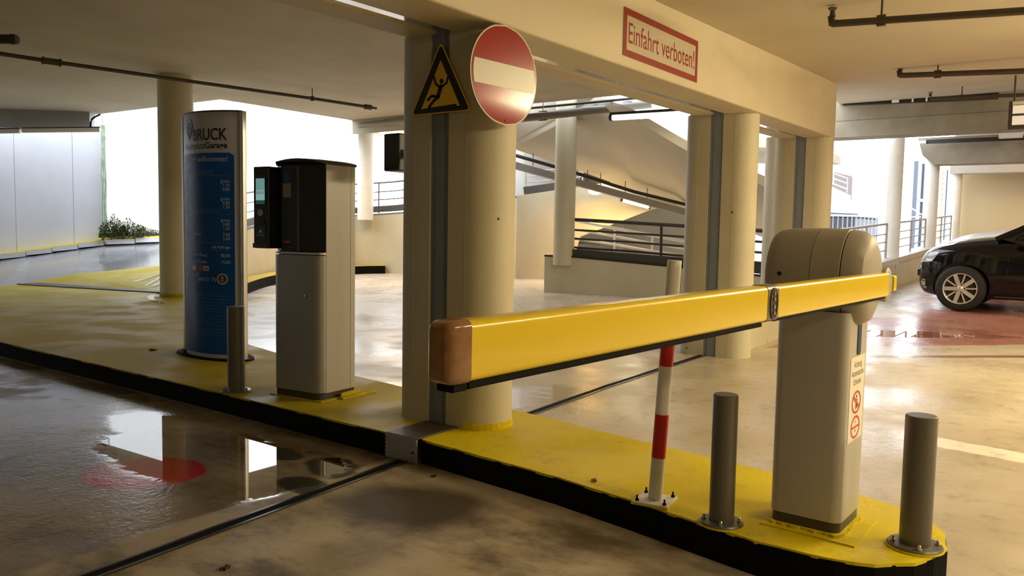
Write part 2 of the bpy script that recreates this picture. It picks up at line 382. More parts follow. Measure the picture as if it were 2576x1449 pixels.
tag(finish('joint_cover_strip', bm, mat('joint_metal', (.82, .85, .92, 1), .10, metal=1)), 'grey metal cover strip of the expansion joint between the two overhead beams', 'strip')

# stadium columns of the row
def row_column(cx, cy, z0, label, yellow_foot=False):
    t = thing('joint_column', label, 'column', (cx, cy, z0))
    M = Matrix.Translation((cx, cy, 0)) @ Matrix.Rotation(BA, 4, 'Z')
    r, h = .175, .186
    zt = bzb(cx)+.01
    seg = 16
    for s, nm in ((-1, 'column_half'), (1, 'column_half')):
        P = []
        for i in range(seg+1): a = (PI if s < 0 else 0)+PI*i/seg; P.append((r*math.cos(a), s*h+r*math.sin(a)))
        e = s*.066
        P += [(P[-1][0], e), (P[0][0], e)]
        b = NB(); prism(b, P, z0, zt, M); finish(nm, b, CREAM, t, smooth=True)
        b = NB()
        for q in (-r-.001, r-.003): box(b, q, q+.004, s*h-.003, s*h+.003, z0+.02, zt, M)
        finish('mould_seam', b, CREAM, t)
    b = NB(); box(b, -r+.012, r-.012, -.066, .066, z0, zt, M); box(b, -r+.006, -r+.013, -.030, .030, z0, zt, M)
    finish('joint_cover', b, BLUES, t)
    if yellow_foot:
        b = NB(); pts = []
        for i in range(seg+1): a = PI+PI*i/seg; pts.append(((r+.006)*math.cos(a), -h+(r+.006)*math.sin(a)))
        hs = [z0+.035+random.random()*.012 for _ in pts]; prism(b, pts, z0, z0+.03, M, ztop=hs); finish('yellow_foot_band', b, YFLOOR, t)
    for k in range(9):
        pass
    return t
row_column(3.595, 3.022, .13, 'nearest stadium shaped cream column standing on the yellow kerb island, carrying two signs', True)
row_column(7.875, 3.16, 0, 'middle cream column of the joint row, behind the red and white pole')
row_column(10.78, 3.215, .05, 'farthest cream column of the joint row, behind the barrier head')

# ------------------------------------------------------------------ traffic islands
FP = [(3.122, 2.858, 0.130), (3.081, 2.448, 0.130), (3.034, 1.948, 0.130), (2.958, 1.506, 0.130), (2.902, 1.219, 0.130), (2.853, 0.966, 0.130), (2.852, 0.822, 0.130), (2.860, 0.689, 0.130), (2.904, 0.570, 0.130), (3.005, 0.465, 0.130), (3.099, 0.418, 0.130), (3.210, 0.391, 0.130), (3.365, 0.421, 0.130), (3.484, 0.490, 0.130), (3.585, 0.594, 0.130), (3.664, 0.814, 0.130), (3.732, 1.182, 0.130), (3.853, 1.972, 0.130), (4.008, 2.906, 0.130)]
NEAR_I = [(p[0], p[1]) for p in FP]+[(3.62, 2.88)]
def subdiv(pts, step):
    out = []
    for i, p in enumerate(pts):
        q = pts[(i+1) % len(pts)]; n = max(1, int(math.hypot(q[0]-p[0], q[1]-p[1])/step))
        for k in range(n): out.append((p[0]+(q[0]-p[0])*k/n, p[1]+(q[1]-p[1])*k/n))
    return out
def island(name, pts, label, step=.05):
    t = thing(name, label, 'traffic island', (pts[0][0], pts[0][1], 0))
    P = subdiv(pts, step)
    b = NB(); prism(b, P, -.02, .122); finish('kerb_side', b, BLACK, t)['label'] = 'black painted kerb side'
    W = [(x+random.uniform(-.004, .004), y+random.uniform(-.004, .004)) for x, y in P]
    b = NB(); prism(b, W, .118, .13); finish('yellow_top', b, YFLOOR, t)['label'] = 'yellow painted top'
    return t
island('traffic_island', NEAR_I, 'near kerb island with bright yellow top and black side, rounded end under the barrier')
FB = [(4.606, 6.438, 0.130), (4.148, 4.486, 0.130), (4.081, 3.937, 0.130)]
FAR_I = [(3.108, 3.094), (3.15, 4.94), (3.18, 8.15), (3.2, 12), (3.25, 15.0), (5.9, 15.05), (6.49, 15.56), (7.2, 12.4), (8.6, 12.9), (8.5, 12.2), (7.5, 11.2), (6.2, 9.6), (5.2, 7.8)]+[(p[0], p[1]) for p in FB]+[(4.03, 3.1)]
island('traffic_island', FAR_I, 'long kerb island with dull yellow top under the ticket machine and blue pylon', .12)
# checker plate bridging the joint
t = thing('checker_plate_cover', 'grey ribbed metal cover plate bridging the joint between the two yellow islands', 'cover plate', (3.1, 2.97, 0))
b = NB(); box(b, 3.09, 3.42, 2.862, 3.09, .1305, .140); finish('top_plate', b, mat('dirty_plate', (.12, .10, .075, 1), .5, metal=.5, noise=.8, nscale=14), t)['label'] = 'dirty dark top plate'
b = NB(); box(b, 3.088, 3.098, 2.862, 3.09, .003, .139); finish('front_plate', b, mat('checker_plate', (.50, .51, .53, 1), .35, metal=.6), t)
b = NB()
for i in range(9):
    for j in range(6):
        cy = 2.878+i*.0255; cz_ = .018+j*.0215; a = R(45 if (i+j) % 2 else -45)
        for k in (-.005, .0, .005):
            dy, dz = math.cos(a)*.008, math.sin(a)*.008; oy, oz = -math.sin(a)*k, math.cos(a)*k
            bar(b, (3.0865, cy-dy+oy, cz_-dz+oz), (3.0865, cy+dy+oy, cz_+dz+oz), .0032, .004)
finish('raised_lugs', b, MATS['checker_plate'], t)['kind'] = 'stuff'
b = NB(); cyl(b, (3.089, 2.885, .06), (3.083, 2.885, .06), .008, seg=10); finish('screw', b, SIGNK, t)

# floor joint profile
def joint(pts, label):
    t = thing('floor_joint_profile', label, 'floor joint', (pts[0][0], pts[0][1], 0))
    for off, wd, h, m, nm in ((0, .034, .004, RUBBER, 'rubber_insert'), (-.030, .009, .007, mat('dark_joint_steel', (.10, .10, .11, 1), .25, metal=.7), 'metal_rail'), (.030, .009, .007, mat('dark_joint_steel', (.10, .10, .11, 1), .25, metal=.7), 'metal_rail')):
        b = NB()
        for p, q in zip(pts, pts[1:]):
            bar(b, (p[0], p[1]+off, fz(p[0])+h/2), (q[0], q[1]+off, fz(q[0])+h/2), wd+.004, h)
        finish(nm, b, m, t)
joint([(.2, 2.73), (1.6, 2.834), (3.085, 2.958)], 'black and steel floor joint running from the checker plate to the lower left')
joint([(4.02, 3.04), (5.6, 3.15), (7.70, 3.22)], 'black and steel floor joint running from the yellow island to the middle column')

# ------------------------------------------------------------------ barrier
t = thing('boom_barrier', 'parking barrier with a grey housing and a lowered yellow folding boom', 'barrier', (3.2, .86, .13))
def PM(x, y): return Matrix.Translation((x, y, 0))
HC = (3.205, .855)
MB_ = Matrix.Translation((3.205, .855, 0)) @ Matrix.Rotation(R(-1.5), 4, 'Z')
b = NB(); prism(b, rrect(-.145, .145, -.132, .132, .035), .185, .965, MB_); finish('housing_post', b, HOUSE, t, smooth=True)
b = NB(); prism(b, rrect(-.141, .141, -.128, .128, .035), .13, .185, MB_); finish('plinth', b, DGREY, t, smooth=True)['label'] = 'dark grey plinth'
b = NB(); P = [(3.01, .66), (3.36, .66), (3.38, .98), (3.03, 1.01)]; prism(b, subdiv(P, .03), .13, .136); finish('yellow_base_plate', b, YFLOOR, t)['label'] = 'base plate painted over in yellow'
b = NB(); Wp = [(x*1.0+random.uniform(-.006, .006), y+random.uniform(-.006, .006)) for x, y in subdiv(rrect(-.155, .155, -.142, .142, .04), .015)]; prism(b, Wp, .134, .146, MB_); finish('yellow_sealant', b, YFLOOR, t)
# head: drum with its axis along y
def headprof(sc=1.0):
    P = []
    for i in range(40):
        a = 2*PI*i/40; x, z = math.cos(a), math.sin(a)
        rx, rz = .17, .182
        P.append((x*rx*sc, z*rz*sc))
    return P
HX, HZ = 3.20, 1.088
def drum(bm, st):      # stations (y, scale)
    rings = []
    for y, sc in st:
        rings.append([bm.verts.new((HX+px, y, HZ+pz)) for px, pz in headprof(sc)])
    for a, c in zip(rings, rings[1:]):
        for i in range(40): bm.faces.new((a[i], a[(i+1) % 40], c[(i+1) % 40], c[i]))
    bm.faces.new(rings[0]); bm.faces.new(rings[-1][::-1])
b = NB(); drum(b, [(1.035, .90), (1.02, .96), (.98, 1.0), (.868, 1.015)]); finish('head_cover', b, HEADM, t, smooth=True)
b = NB(); drum(b, [(.866, 1.015), (.765, 1.0), (.763, .985)]); finish('head_cover', b, HEADM, t, smooth=True)
b = NB(); drum(b, [(.768, .975), (.760, .975)]); finish('head_gap', b, SIGNK, t)
b = NB(); drum(b, [(.759, .99), (.72, .96), (.69, .86), (.676, .66), (.672, .30)]); finish('head_end_cap', b, HEADM, t, smooth=True)
b = NB(); box(b, 3.09, 3.34, .73, .985, .945, 1.0); finish('head_collar', b, DGREY, t, bevel=.02)['label'] = 'dark collar under the head'
b = NB(); cyl(b, (3.026, .975, 1.10), (3.034, .975, 1.10), .008, seg=12); finish('key_hole', b, SIGNK, t)
# boom
A0 = Vector((3.315, .674, 1.0625)); A1 = Vector((.958, .800, 1.060))
bd = (A1-A0).normalized(); bs = Vector((-bd.y, bd.x, 0)).normalized()
if bs.y > 0: bs = -bs          # bs points to the camera side (-y)
BL = (A1-A0).length
def B3(u, v, z): return A0+bd*u+bs*v+Vector((0, 0, z))
def bsec(bm, u0, u1, hw, hh, r, zo=0):
    sec = rrect(-hw, hw, -hh, hh, r, 5)
    a = [bm.verts.new(B3(u0, x, y+zo)) for x, y in sec]; c = [bm.verts.new(B3(u1, x, y+zo)) for x, y in sec]; k = len(sec)
    for i in range(k): bm.faces.new((a[i], a[(i+1) % k], c[(i+1) % k], c[i]))
    bm.faces.new(a[::-1]); bm.faces.new(c)
uh = 1.145
b = NB(); bsec(b, .0, uh-.03, .024, .046, .012); finish('boom_section', b, YELLOW, t, smooth=True)
b = NB(); bsec(b, uh+.045, BL, .026, .048, .013); finish('boom_section', b, YELLOW, t, smooth=True)
b = NB(); bsec(b, uh-.03, uh+.045, .027, .0495, .014); hj = finish('folding_joint', b, mat('joint_grey', (.20, .18, .15, 1), .4, metal=.4), t, smooth=True)
b = NB()
def HJ(x, y, d): return B3(uh+.008+x, .027+d, y)
plate(b, circle(0, 0, .022, 24, .040), HJ, .0025); finish('recess', b, SIGNK, hj)
b = NB(); ringplate(b, circle(0, 0, .025, 24, .043), circle(0, 0, .021, 24, .038), HJ, .004); finish('recess_rim', b, GREYP, hj)
for z in (-.026, -.009, .012, .028):
    b = NB(); plate(b, circle(.0, z, .006, 10), HJ, .005); finish('bolt', b, STEEL, hj)
b = NB(); bsec(b, uh+.06, BL-.005, .018, .006, .003, -.054); finish('rubber_edge', b, RUBBER, t)['label'] = 'black rubber strip under the boom'
b = NB(); bsec(b, -.0, uh-.03, .018, .003, .002, -.049); finish('rubber_edge', b, RUBBER, t)['label'] = 'black rubber strip under the boom'
# transparent end cap: domed box
b = NB(); rings = []
for u, s_ in ((0, 1.0), (.018, 1.0), (.034, .95), (.044, .82), (.049, .6)):
    sec = rrect(-.027*s_, .027*s_, -.050*(.5+.5*s_), .050*(.5+.5*s_), .013*s_, 5); rings.append([b.verts.new(B3(BL+u, x, y)) for x, y in sec])
for p_, q_ in zip(rings, rings[1:]):
    k = len(p_)
    for i in range(k): b.faces.new((p_[i], p_[(i+1) % k], q_[(i+1) % k], q_[i]))
b.faces.new(rings[0][::-1]); b.faces.new(rings[-1])
finish('end_cap', b, CLEAR, t, smooth=True)['label'] = 'worn clear orange end cap'
b = NB(); bsec(b, BL, BL+.03, .018, .006, .003, -.055); finish('rubber_end', b, RUBBER, t)
# hub on the pivot
b = NB()
Mh = Matrix.Translation((3.335, .690, 1.060)) @ Matrix.Rotation(R(90), 4, 'X')
lathe(b, [(.058, -.02), (.066, .022), (.065, .030), (.055, .036), (.01, .037)], 32, Mh); finish('boom_hub', b, HEADM, t, smooth=True)
b = NB(); box(b, 3.33, 3.43, .70, .76, .99, 1.135); finish('boom_bracket', b, DGREY, t, bevel=.01)
b = NB(); bsec(b, -.125, -.085, .020, .030, .008); finish('boom_stub', b, YELLOW, t, smooth=True)['label'] = 'short yellow stub behind the hub'
# lower dark skirt disc of the head is part of the cap; stickers on the narrow -y face
def PF(x, y, d): return MB_ @ Vector((x, -.132-d, y))
b = NB(); plate(b, rrect(-.02, .025, .80, .925, .012), PF, .003); finish('indicator_strip', b, mat('indicator_blue', (.02, .05, .15, 1), .5, spec=.2), t)['label'] = 'small dark blue indicator window'
b = NB(); plate(b, rrect(-.095, .095, .475, .795, .004), PF, .0015); ws = finish('warning_sticker', b, mat('sticker_white', (.80, .76, .66, 1), .4), t); ws['label'] = 'white warning sticker with two red prohibition circles'
def PF2(x, y, d): return PF(x, y, .0017+d)
for s_, yy in (('Achtung', .755), ('Automatische', .722), ('Schranke', .689)): b = NB(); text(b, s_, 0, yy, .034, PF2, width=.16 if len(s_) > 9 else .105, align='C', bold=.01); finish('lettering', b, mat('grey_print', (.12, .11, .10, 1), .5), ws)
for cy, br in ((.620, [(-.048, .641), (-.038, .650), (.048, .599), (.038, .590)]), (.525, [(-.055, .521), (.055, .521), (.055, .529), (-.055, .529)])):
    b = NB(); ringplate(b, circle(0, cy, .060, 28, .044), circle(0, cy, .049, 28, .035), PF2, .0006); plate(b, br, PF2, .0006); finish('prohibition_circle', b, REDP, ws)
b = NB(); plate(b, circle(.0, .642, .007, 10), PF2, .0005); plate(b, [(-.012, .632), (.012, .632), (.008, .612), (.014, .594), (.006, .594), (0, .608), (-.008, .594), (-.014, .594), (-.008, .612)], PF2, .0005)
finish('pictogram', b, SIGNK, ws)
for s_, z_ in (('M', .537), ('W', .503)): b = NB(); text(b, s_, 0, z_, .02, PF2, align='C'); finish('pictogram', b, SIGNK, ws)

# ------------------------------------------------------------------ bollards, pole
def bollard(x, y, zt, r, label, cap='grey'):
    t = thing('bollard', label, 'bollard', (x, y, .13), 'grey steel bollards on the islands')
    b = NB(); cyl(b, (x, y, .136), (x, y, zt), r, seg=28); finish('tube', b, GREYP, t, smooth=True)
    b = NB(); lathe(b, [(r*.985, zt-.001), (r*.98, zt+.003), (r*.90, zt+.005)], 28, Matrix.Translation((x, y, 0))); finish('cap', b, GREYP, t)
    b = NB(); lathe(b, [(r*1.72, .131), (r*1.74, .140), (r*1.66, .146), (r*1.1, .147)], 32, Matrix.Translation((x, y, 0))); f = finish('flange', b, GREYP, t, smooth=True)
    b = NB(); ringplate(b, circle(x, y, r*1.82, 28), circle(x, y, r*1.70, 28), lambda p, q, d: Vector((p, q, .131+d)), .006); finish('yellow_overpaint', b, YFLOOR, f)
    for k in range(4):
        a = R(200+90*k); px, py = x+r*1.40*math.cos(a), y+r*1.40*math.sin(a)
        b = NB(); lathe(b, [(.009, .146), (.009, .152), (.0065, .153), (.0065, .160), (.003, .165)], 10, Matrix.Translation((px, py, 0))); finish('bolt', b, STEEL, f)
    return t
bollard(3.16, .490, .607, .0535, 'grey steel bollard at the rounded tip of the near yellow island')
bollard(2.935, 1.128, .632, .0475, 'grey steel bollard between the barrier housing and the red and white pole')
bollard(3.23, 4.63, .700, .056, 'grey steel bollard in front of the blue pylon beside the ticket machine')
t = thing('striped_pole', 'slim red and white banded pole leaning slightly under the boom', 'pole', (3.008, 1.444, .13))
pb = Vector((3.008, 1.444, .142)); pt = Vector((3.04, 1.405, 1.133)); zb = [.142, .318, .50, .70, .845, 1.133]
def pz(z): return pb+(pt-pb)*((z-.142)/(pt.z-.142))
for k, (a, c) in enumerate(zip(zb, zb[1:])):
    b = NB(); cyl(b, pz(a), pz(c), .029, seg=24); finish('red_band' if k % 2 else 'white_band', b, REDP if k % 2 else WHITEP, t, smooth=True)
M = Matrix.Translation((3.008, 1.444, 0)) @ Matrix.Rotation(R(8), 4, 'Z')
b = NB(); box(b, -.075, .075, -.075, .075, .131, .143, M); bp_ = finish('base_plate', b, WHITEP, t, bevel=.003)
b = NB(); box(b, -.078, .078, -.078, .078, .130, .137, M); finish('yellow_overpaint', b, YFLOOR, t)
for sx, sy in ((-.058, -.058), (-.058, .058), (.058, .058), (.058, -.058)):
    p = M @ Vector((sx, sy, 0)); b = NB(); lathe(b, [(.008, .143), (.008, .150), (.004, .151), (.004, .165)], 8, Matrix.Translation((p.x, p.y, 0))); finish('bolt', b, RUBBER, bp_)

# ------------------------------------------------------------------ ticket machine
KM = Matrix.Translation((3.516, 4.186, 0)) @ Matrix.Rotation(R(5), 4, 'Z')
t = thing('ticket_machine', 'tall silver ticket machine with a black reader head on the yellow island', 'ticket machine', (3.552, 4.207, .13))
def K(x, y, z): return KM @ Vector((x, y, z))
b = NB(); prism(b, rrect(-.160, .163, -.206, .206, .05, corners=(1, 0, 0, 1)), .13, .178, KM); finish('plinth', b, DGREY, t, smooth=True)
b = NB(); prism(b, rrect(-.105, .165, -.212, .212, .004), .178, 1.638, KM); finish('cabinet', b, HOUSE, t)
b = NB(); box(b, .118, .120, -.2128, -.2118, .18, 1.63, KM); finish('panel_seam', b, SIGNK, t)
pts = [(-.105, -.210)]+[(-.110-.055*math.sin(R(11.25*i)), -.155-.055*math.cos(R(11.25*i))) for i in range(9)]+[(-.110-.055*math.cos(R(11.25*i)), .155+.055*math.sin(R(11.25*i))) for i in range(9)]+[(-.105, .210)]
b = NB(); prism(b, pts, .182, 1.058, KM); d_ = finish('door', b, mat('door_silver', (.36, .36, .36, 1), .36, metal=.35), t, smooth=True)
b = NB(); lathe(b, [(.014, 0), (.014, .008), (.010, .011), (.003, .011)], 16, KM @ Matrix.Translation((-.165, -.10, .80)) @ Matrix.Rotation(R(-90), 4, 'Y')); lk = finish('lock', b, STEEL, d_, smooth=True)
b = NB(); prism(b, pts, 1.064, 1.078, KM); finish('trim_strip', b, ALU, t)
hp = [(-.168, -.03), (-.112, -.213), (-.100, -.213), (-.100, .213), (-.115, .213), (-.168, .12)]
b = NB(); prism(b, hp, 1.080, 1.632, KM); finish('head', b, BLKPL, t, bevel=.008)
b = NB(); box(b, -.001, .001, -.006, .006, 1.085, 1.62, KM @ Matrix.Translation((-.168, -.03, 0)) @ Matrix.Rotation(R(10), 4, 'Z')); finish('edge_trim', b, GREYP, t)
# domed top cap
b = NB(); n = 10; top = []; bot = []
for i in range(n+1):
    y = -.218+.436*i/n; zz = 1.650+.028*(1-(y/.218)**2)
    top.append((y, zz))
rows = []
for x in (-.172, -.03, .172):
    rows.append([b.verts.new(K(x if not (x < -.1 and i in (0, n)) else -.12, y, z-(.006 if x < -.1 else 0))) for i, (y, z) in enumerate(top)]+[b.verts.new(K(x if not x < -.1 else -.12, y, 1.632)) for y in (.218, -.218)])
for a, c in zip(rows, rows[1:]):
    k = len(a)
    for i in range(k): b.faces.new((a[i], a[(i+1) % k], c[(i+1) % k], c[i]))
b.faces.new(rows[0]); b.faces.new(rows[-1][::-1])
finish('top_cap', b, DGREY, t, bevel=.004)
# reader module at the left of the head
def KB(x0, x1, y0, y1, z0, z1): q = NB(); box(q, x0, x1, y0, y1, z0, z1, KM); return q
rm = finish('reader_module', KB(-.225, -.06, .175, .315, 1.095, 1.622), BLKPL, t, bevel=.008)
def RF(x, y, d): return K(-.226-d, .245-x, y)      # x to the right seen from the front
b = NB(); plate(b, rrect(-.045, .045, 1.375, 1.565, .003), RF, .002); sc = finish('screen_bezel', b, BLKPL, rm)
b = NB(); plate(b, rrect(-.040, .040, 1.405, 1.545, .002), RF, .004); finish('screen', b, mat('lit_screen', (.1, .2, .2, 1), .2, emit=(.30, .62, .60, 1), estr=.42), rm)['label'] = 'pale green lit screen'
b = NB(); plate(b, rrect(-.040, .040, 1.405, 1.47, .002), RF, .0045); finish('screen_banner', b, mat('lit_screen2', (.1, .2, .2, 1), .2, emit=(.42, .78, .74, 1), estr=.5), rm)
b = NB(); text(b, 'SKIDATA', 0, 1.445, .026, RF, width=.074, align='C', d=.005); finish('screen_lettering', b, mat('screen_print', (.03, .12, .13, 1), .4), rm)
b = NB(); text(b, 'Willkommen', 0, 1.551, .012, RF, align='C', d=.0028); finish('bezel_lettering', b, GREYP, rm)
b = NB(); plate(b, rrect(-.040, .040, 1.38, 1.403, .002), RF, .004); finish('screen_footer', b, mat('screen_dark', (.02, .09, .09, 1), .3, emit=(.03, .16, .15, 1), estr=.3), rm)
b = NB(); plate(b, circle(0, 1.325, .022, 20), RF, .008); finish('button', b, mat('button_grey', (.42, .40, .38, 1), .4), rm)['label'] = 'round light grey push button'
b = NB(); plate(b, rrect(-.035, .035, 1.255, 1.285, .002), RF, .003); finish('ticket_slot', b, SIGNK, rm)
b = NB(); plate(b, rrect(-.042, .042, 1.165, 1.235, .003), RF, .003); cp = finish('card_panel', b, mat('card_blue', (.02, .06, .16, 1), .3), rm); cp['label'] = 'dark blue contactless card panel'
b = NB(); plate(b, circle(0, 1.205, .010, 14), RF, .0045); text(b, 'Kurzparker', 0, 1.176, .014, RF, align='C', d=.0042); finish('card_print', b, PRINTW, rm)
finish('tray', KB(-.24, -.19, .185, .305, 1.098, 1.128), mat('tray_grey', (.05, .045, .035, 1), .4), rm)
def HF(x, y, d): return K(-.169-d, .065-x, y)
b = NB(); plate(b, rrect(-.035, .035, 1.515, 1.60, .002), HF, .0015); st = finish('sticker', b, mat('sticker_blue', (.02, .035, .13, 1), .4), t); st['label'] = 'dark blue upper sticker'
b = NB(); plate(b, rrect(-.035, .035, 1.425, 1.514, .002), HF, .0015); st = finish('sticker', b, mat('sticker_grey', (.28, .26, .25, 1), .5), t); st['label'] = 'grey lower sticker'
b = NB()
for k in range(6): plate(b, [(-.025, 1.578-k*.011), (.022-.006*(k % 3), 1.578-k*.011), (.022-.006*(k % 3), 1.581-k*.011), (-.025, 1.581-k*.011)], HF, .002)
finish('sticker_print', b, PRINTP, t)
b = NB(); plate(b, circle(-.033, 1.142, .009, 12), HF, .002); plate(b, rrect(-.018, .030, 1.133, 1.151, .002), HF, .0015); finish('red_badge', b, mat('badge_red', (.35, .02, .02, 1), .4), t)
b = NB(); text(b, 'Swarco', .006, 1.1375, .013, HF, align='C', d=.0025); finish('badge_lettering', b, SIGNW, t)
b = NB(); text(b, 'SKIDATA', .045, 1.102, .013, HF, align='C', d=.001); finish('maker_lettering', b, GREYP, t)
b = NB(); box(b, -.17, .19, -.235, .225, .13, .137, KM); finish('yellow_base_plate', b, YFLOOR, t)['label'] = 'base plate painted over in yellow'
b = NB(); bar(b, K(.0, -.24, .150), K(.19, -.235, .150), .012, .03); bar(b, K(-.02, -.262, .137), K(.30, -.262, .137), .035, .012); finish('yellow_rail', b, YFLOOR, t)

# ------------------------------------------------------------------ information pylon
t = thing('information_pylon', 'tall lens shaped blue and grey tariff pylon behind the left bollard', 'information sign', (4.02, 6.06, .13))
PC, PBU, PW = 4.02, .16, .80
PR = (PW*PW/4+PBU*PBU)/(2*PBU); PHALF = math.asin(PW/2/PR); PL = 2*PR*PHALF
def PS(s, z, d): # s arc length from the right (near) rim to the left, z height, d outwards
    a = -PHALF+s/PR; rr = PR+d
    return Vector((PC-PBU+PR-rr*math.cos(a), 6.06+rr*math.sin(a), z))
def lens(off=0, n=20):
    P = []
    for i in range(n+1): v = PS(PL*i/n, 0, off); P.append((v.x, v.y))
    for i in range(1, n): v = PS(PL*(n-i)/n, 0, off); P.append((2*PC-v.x, v.y))
    return P
b = NB(); prism(b, lens(), .13, 2.15); finish('pylon_body', b, SIGNG, t, smooth=True)['label'] = 'light grey curved pylon body'
b = NB(); prism(b, [(PC+(x-PC)*1.02, 6.06+(y-6.06)*1.02) for x, y in lens()], 2.15, 2.163); finish('top_cap', b, DGREY, t)
for yy in (5.645, 6.475):
    b = NB(); prism(b, rrect(PC-.022, PC+.022, yy-.02, yy+.02, .008), .14, 2.155); finish('edge_profile', b, ALU, t, smooth=True)
b = NB(); prism(b, circle(PC, 6.06, .20, 32, .47), .131, .143); finish('base_plate', b, RUBBER, t)
def curved(bm, s0, s1, z0, z1, d, n=14, rc=0):
    top = []
    for i in range(n+1):
        s = s0+(s1-s0)*i/n
        zt = z1
        if rc and s-s0 < rc: zt = z1-rc+math.sqrt(max(0, rc*rc-(rc-(s-s0))**2))
        top.append((s, zt))
    lo = [bm.verts.new(PS(s, z0, d)) for s, _ in top]; hi = [bm.verts.new(PS(s, z, d)) for s, z in top]
    for i in range(n): bm.faces.new((lo[i], lo[i+1], hi[i+1], hi[i]))
b = NB(); curved(b, .062, PL-.062, .175, 1.822, .002, 20, .02); finish('blue_panel', b, BLUEP, t, smooth=True)
def PT(x, y, d): return PS(.115-x, y, .0035+d)     # x grows to the right, 0 at the right text margin
b = NB(); text(b, 'BRUCK', 0, 1.925, .135, PT, width=.355, align='R', bold=.012)
finish('lettering', b, mat('black_print', (.015, .015, .018, 1), .4), t)
b = NB(); text(b, 'Garage', .0, 1.858, .072, PT, width=.205, align='R', bold=.018); text(b, 'Hauptplatz', -.207, 1.858, .072, PT, width=.32, align='R'); finish('lettering', b, MATS['black_print'], t)
b = NB(); plate(b, [(-.425, 1.935), (-.385, 1.99), (-.365, 2.05), (-.385, 2.10), (-.425, 2.115), (-.465, 2.10), (-.485, 2.05), (-.465, 1.99)], PT, .001); finish('map_pin_emblem', b, NAVY, t)['label'] = 'navy map pin emblem'
b = NB(); text(b, 'P', -.425, 2.01, .11, PT, align='C', d=.0015, bold=.01); finish('emblem_letter', b, SIGNG, t)
b = NB(); text(b, 'Herzlich willkommen!', .0, 1.752, .062, PT, width=.50, align='R'); finish('lettering', b, mat('headline_print', (.65, .72, .82, 1), .4), t)
b = NB()
def lr(l, r_, z, sz=.036):
    if l: q = NB(); text(q, l, -.545, z, sz, PT); finish('price_line', q, PRINTW, t)
    if r_: q = NB(); text(q, r_, .015, z, sz, PT, align='R'); finish('price', q, PRINTW, t)
lines = [('Offen: 0-24 Uhr', '', 1.665), ('Tarif je Stunde', '', 1.615), ('erste', 'gratis', 1.582), ('30 Min', '1,10', 1.549), ('ab 1 Std', '0,80', 1.516), ('Samstag', '', 1.475), ('erste', 'gratis', 1.44), ('30 Min', '0,80', 1.407), ('Abendtarif', '1,20', 1.374), ('Sonntag', '', 1.30), ('erste', 'gratis', 1.267), ('30 Min', '0,80', 1.234), ('Abendtarif', '1,20', 1.201), ('Tages-Karte 24 Std', '7,00', 1.150), ('Wochenende', '5,00', 1.117), ('', 'auf Anfrage', 1.048), ('Dauerparkkarten Monat', '80,00', .98), ('Nachtkarte', '', .955), ('Kurzparkkarten Woche', '15,00', .925)]
for l, r_, z in lines: lr(l, r_, z)
lr('Bei Fragen rufen Sie:', '', .815, .03)
text(b, '840 01 75', -.11, .775, .048, PT, align='R'); finish('phone_number', b, PRINTW, t)
for s_, x_, z_, w_ in (('TARIFE', -.13, 1.648, .16), ('KURZPARKEN', -.07, 1.335, .25)): q = NB(); text(q, s_, x_, z_, .05, PT, width=w_, align='R'); finish('section_heading', q, PRINTP, t)
for z in (1.638, 1.325, 1.09, 1.03, .68, .655, .63, .60, .575, .55, .525, .49, .465, .44, .415, .38, .355, .33):
    b = NB()
    for i in range(12): plate(b, [(-.545+.046*i, z), (-.545+.046*(i+1), z), (-.545+.046*(i+1), z+.003), (-.545+.046*i, z+.003)], PT, .0004)
    bmesh.ops.remove_doubles(b, verts=b.verts[:], dist=.0001); finish('divider_line', b, PRINTP, t)
b = NB()
for c0, mm in ((-.36, mat('card_white', (.6, .6, .58, 1), .4)), (-.285, mat('card_red', (.35, .03, .03, 1), .4)), (-.21, MATS['card_white'])):
    q = NB(); plate(q, rrect(c0-.033, c0+.033, .862, .902, .003), lambda x, y, d: PT(x, y, d+.0005), .001); finish('card_logo', q, mm, t)
q = NB(); text(q, 'VISA', -.21, .870, .03, PT, align='C', d=.002, bold=.01); finish('card_lettering', q, NAVY, t)
b.free()
# round call button
q = NB(); ringplate(q, circle(0, 0, .048, 32), circle(0, 0, .034, 32), lambda x, y, d: PS(.165-x, .80+y, .002+d), .012); cb = finish('call_button_ring', q, ALU, t, bevel=.003)
cb['label'] = 'round silver ring with phone symbol'
def CB(x, y, d): return PS(.165-x, .80+y, .0115+d)
q = NB(); plate(q, circle(0, 0, .033, 24), CB, .0015); finish('call_button_face', q, mat('plum', (.06, .04, .08, 1), .3), cb)
q = NB(); ringplate(q, rrect(-.011, .011, -.02, .016, .003, 2), rrect(-.007, .007, -.016, .012, .002, 2), lambda x, y, d: CB(x, y, .002+d), .001); plate(q, [(-.004, .017), (.004, .017), (.004, .026), (-.004, .026)], lambda x, y, d: CB(x, y, .002+d), .001); finish('phone_symbol', q, SIGNW, cb)

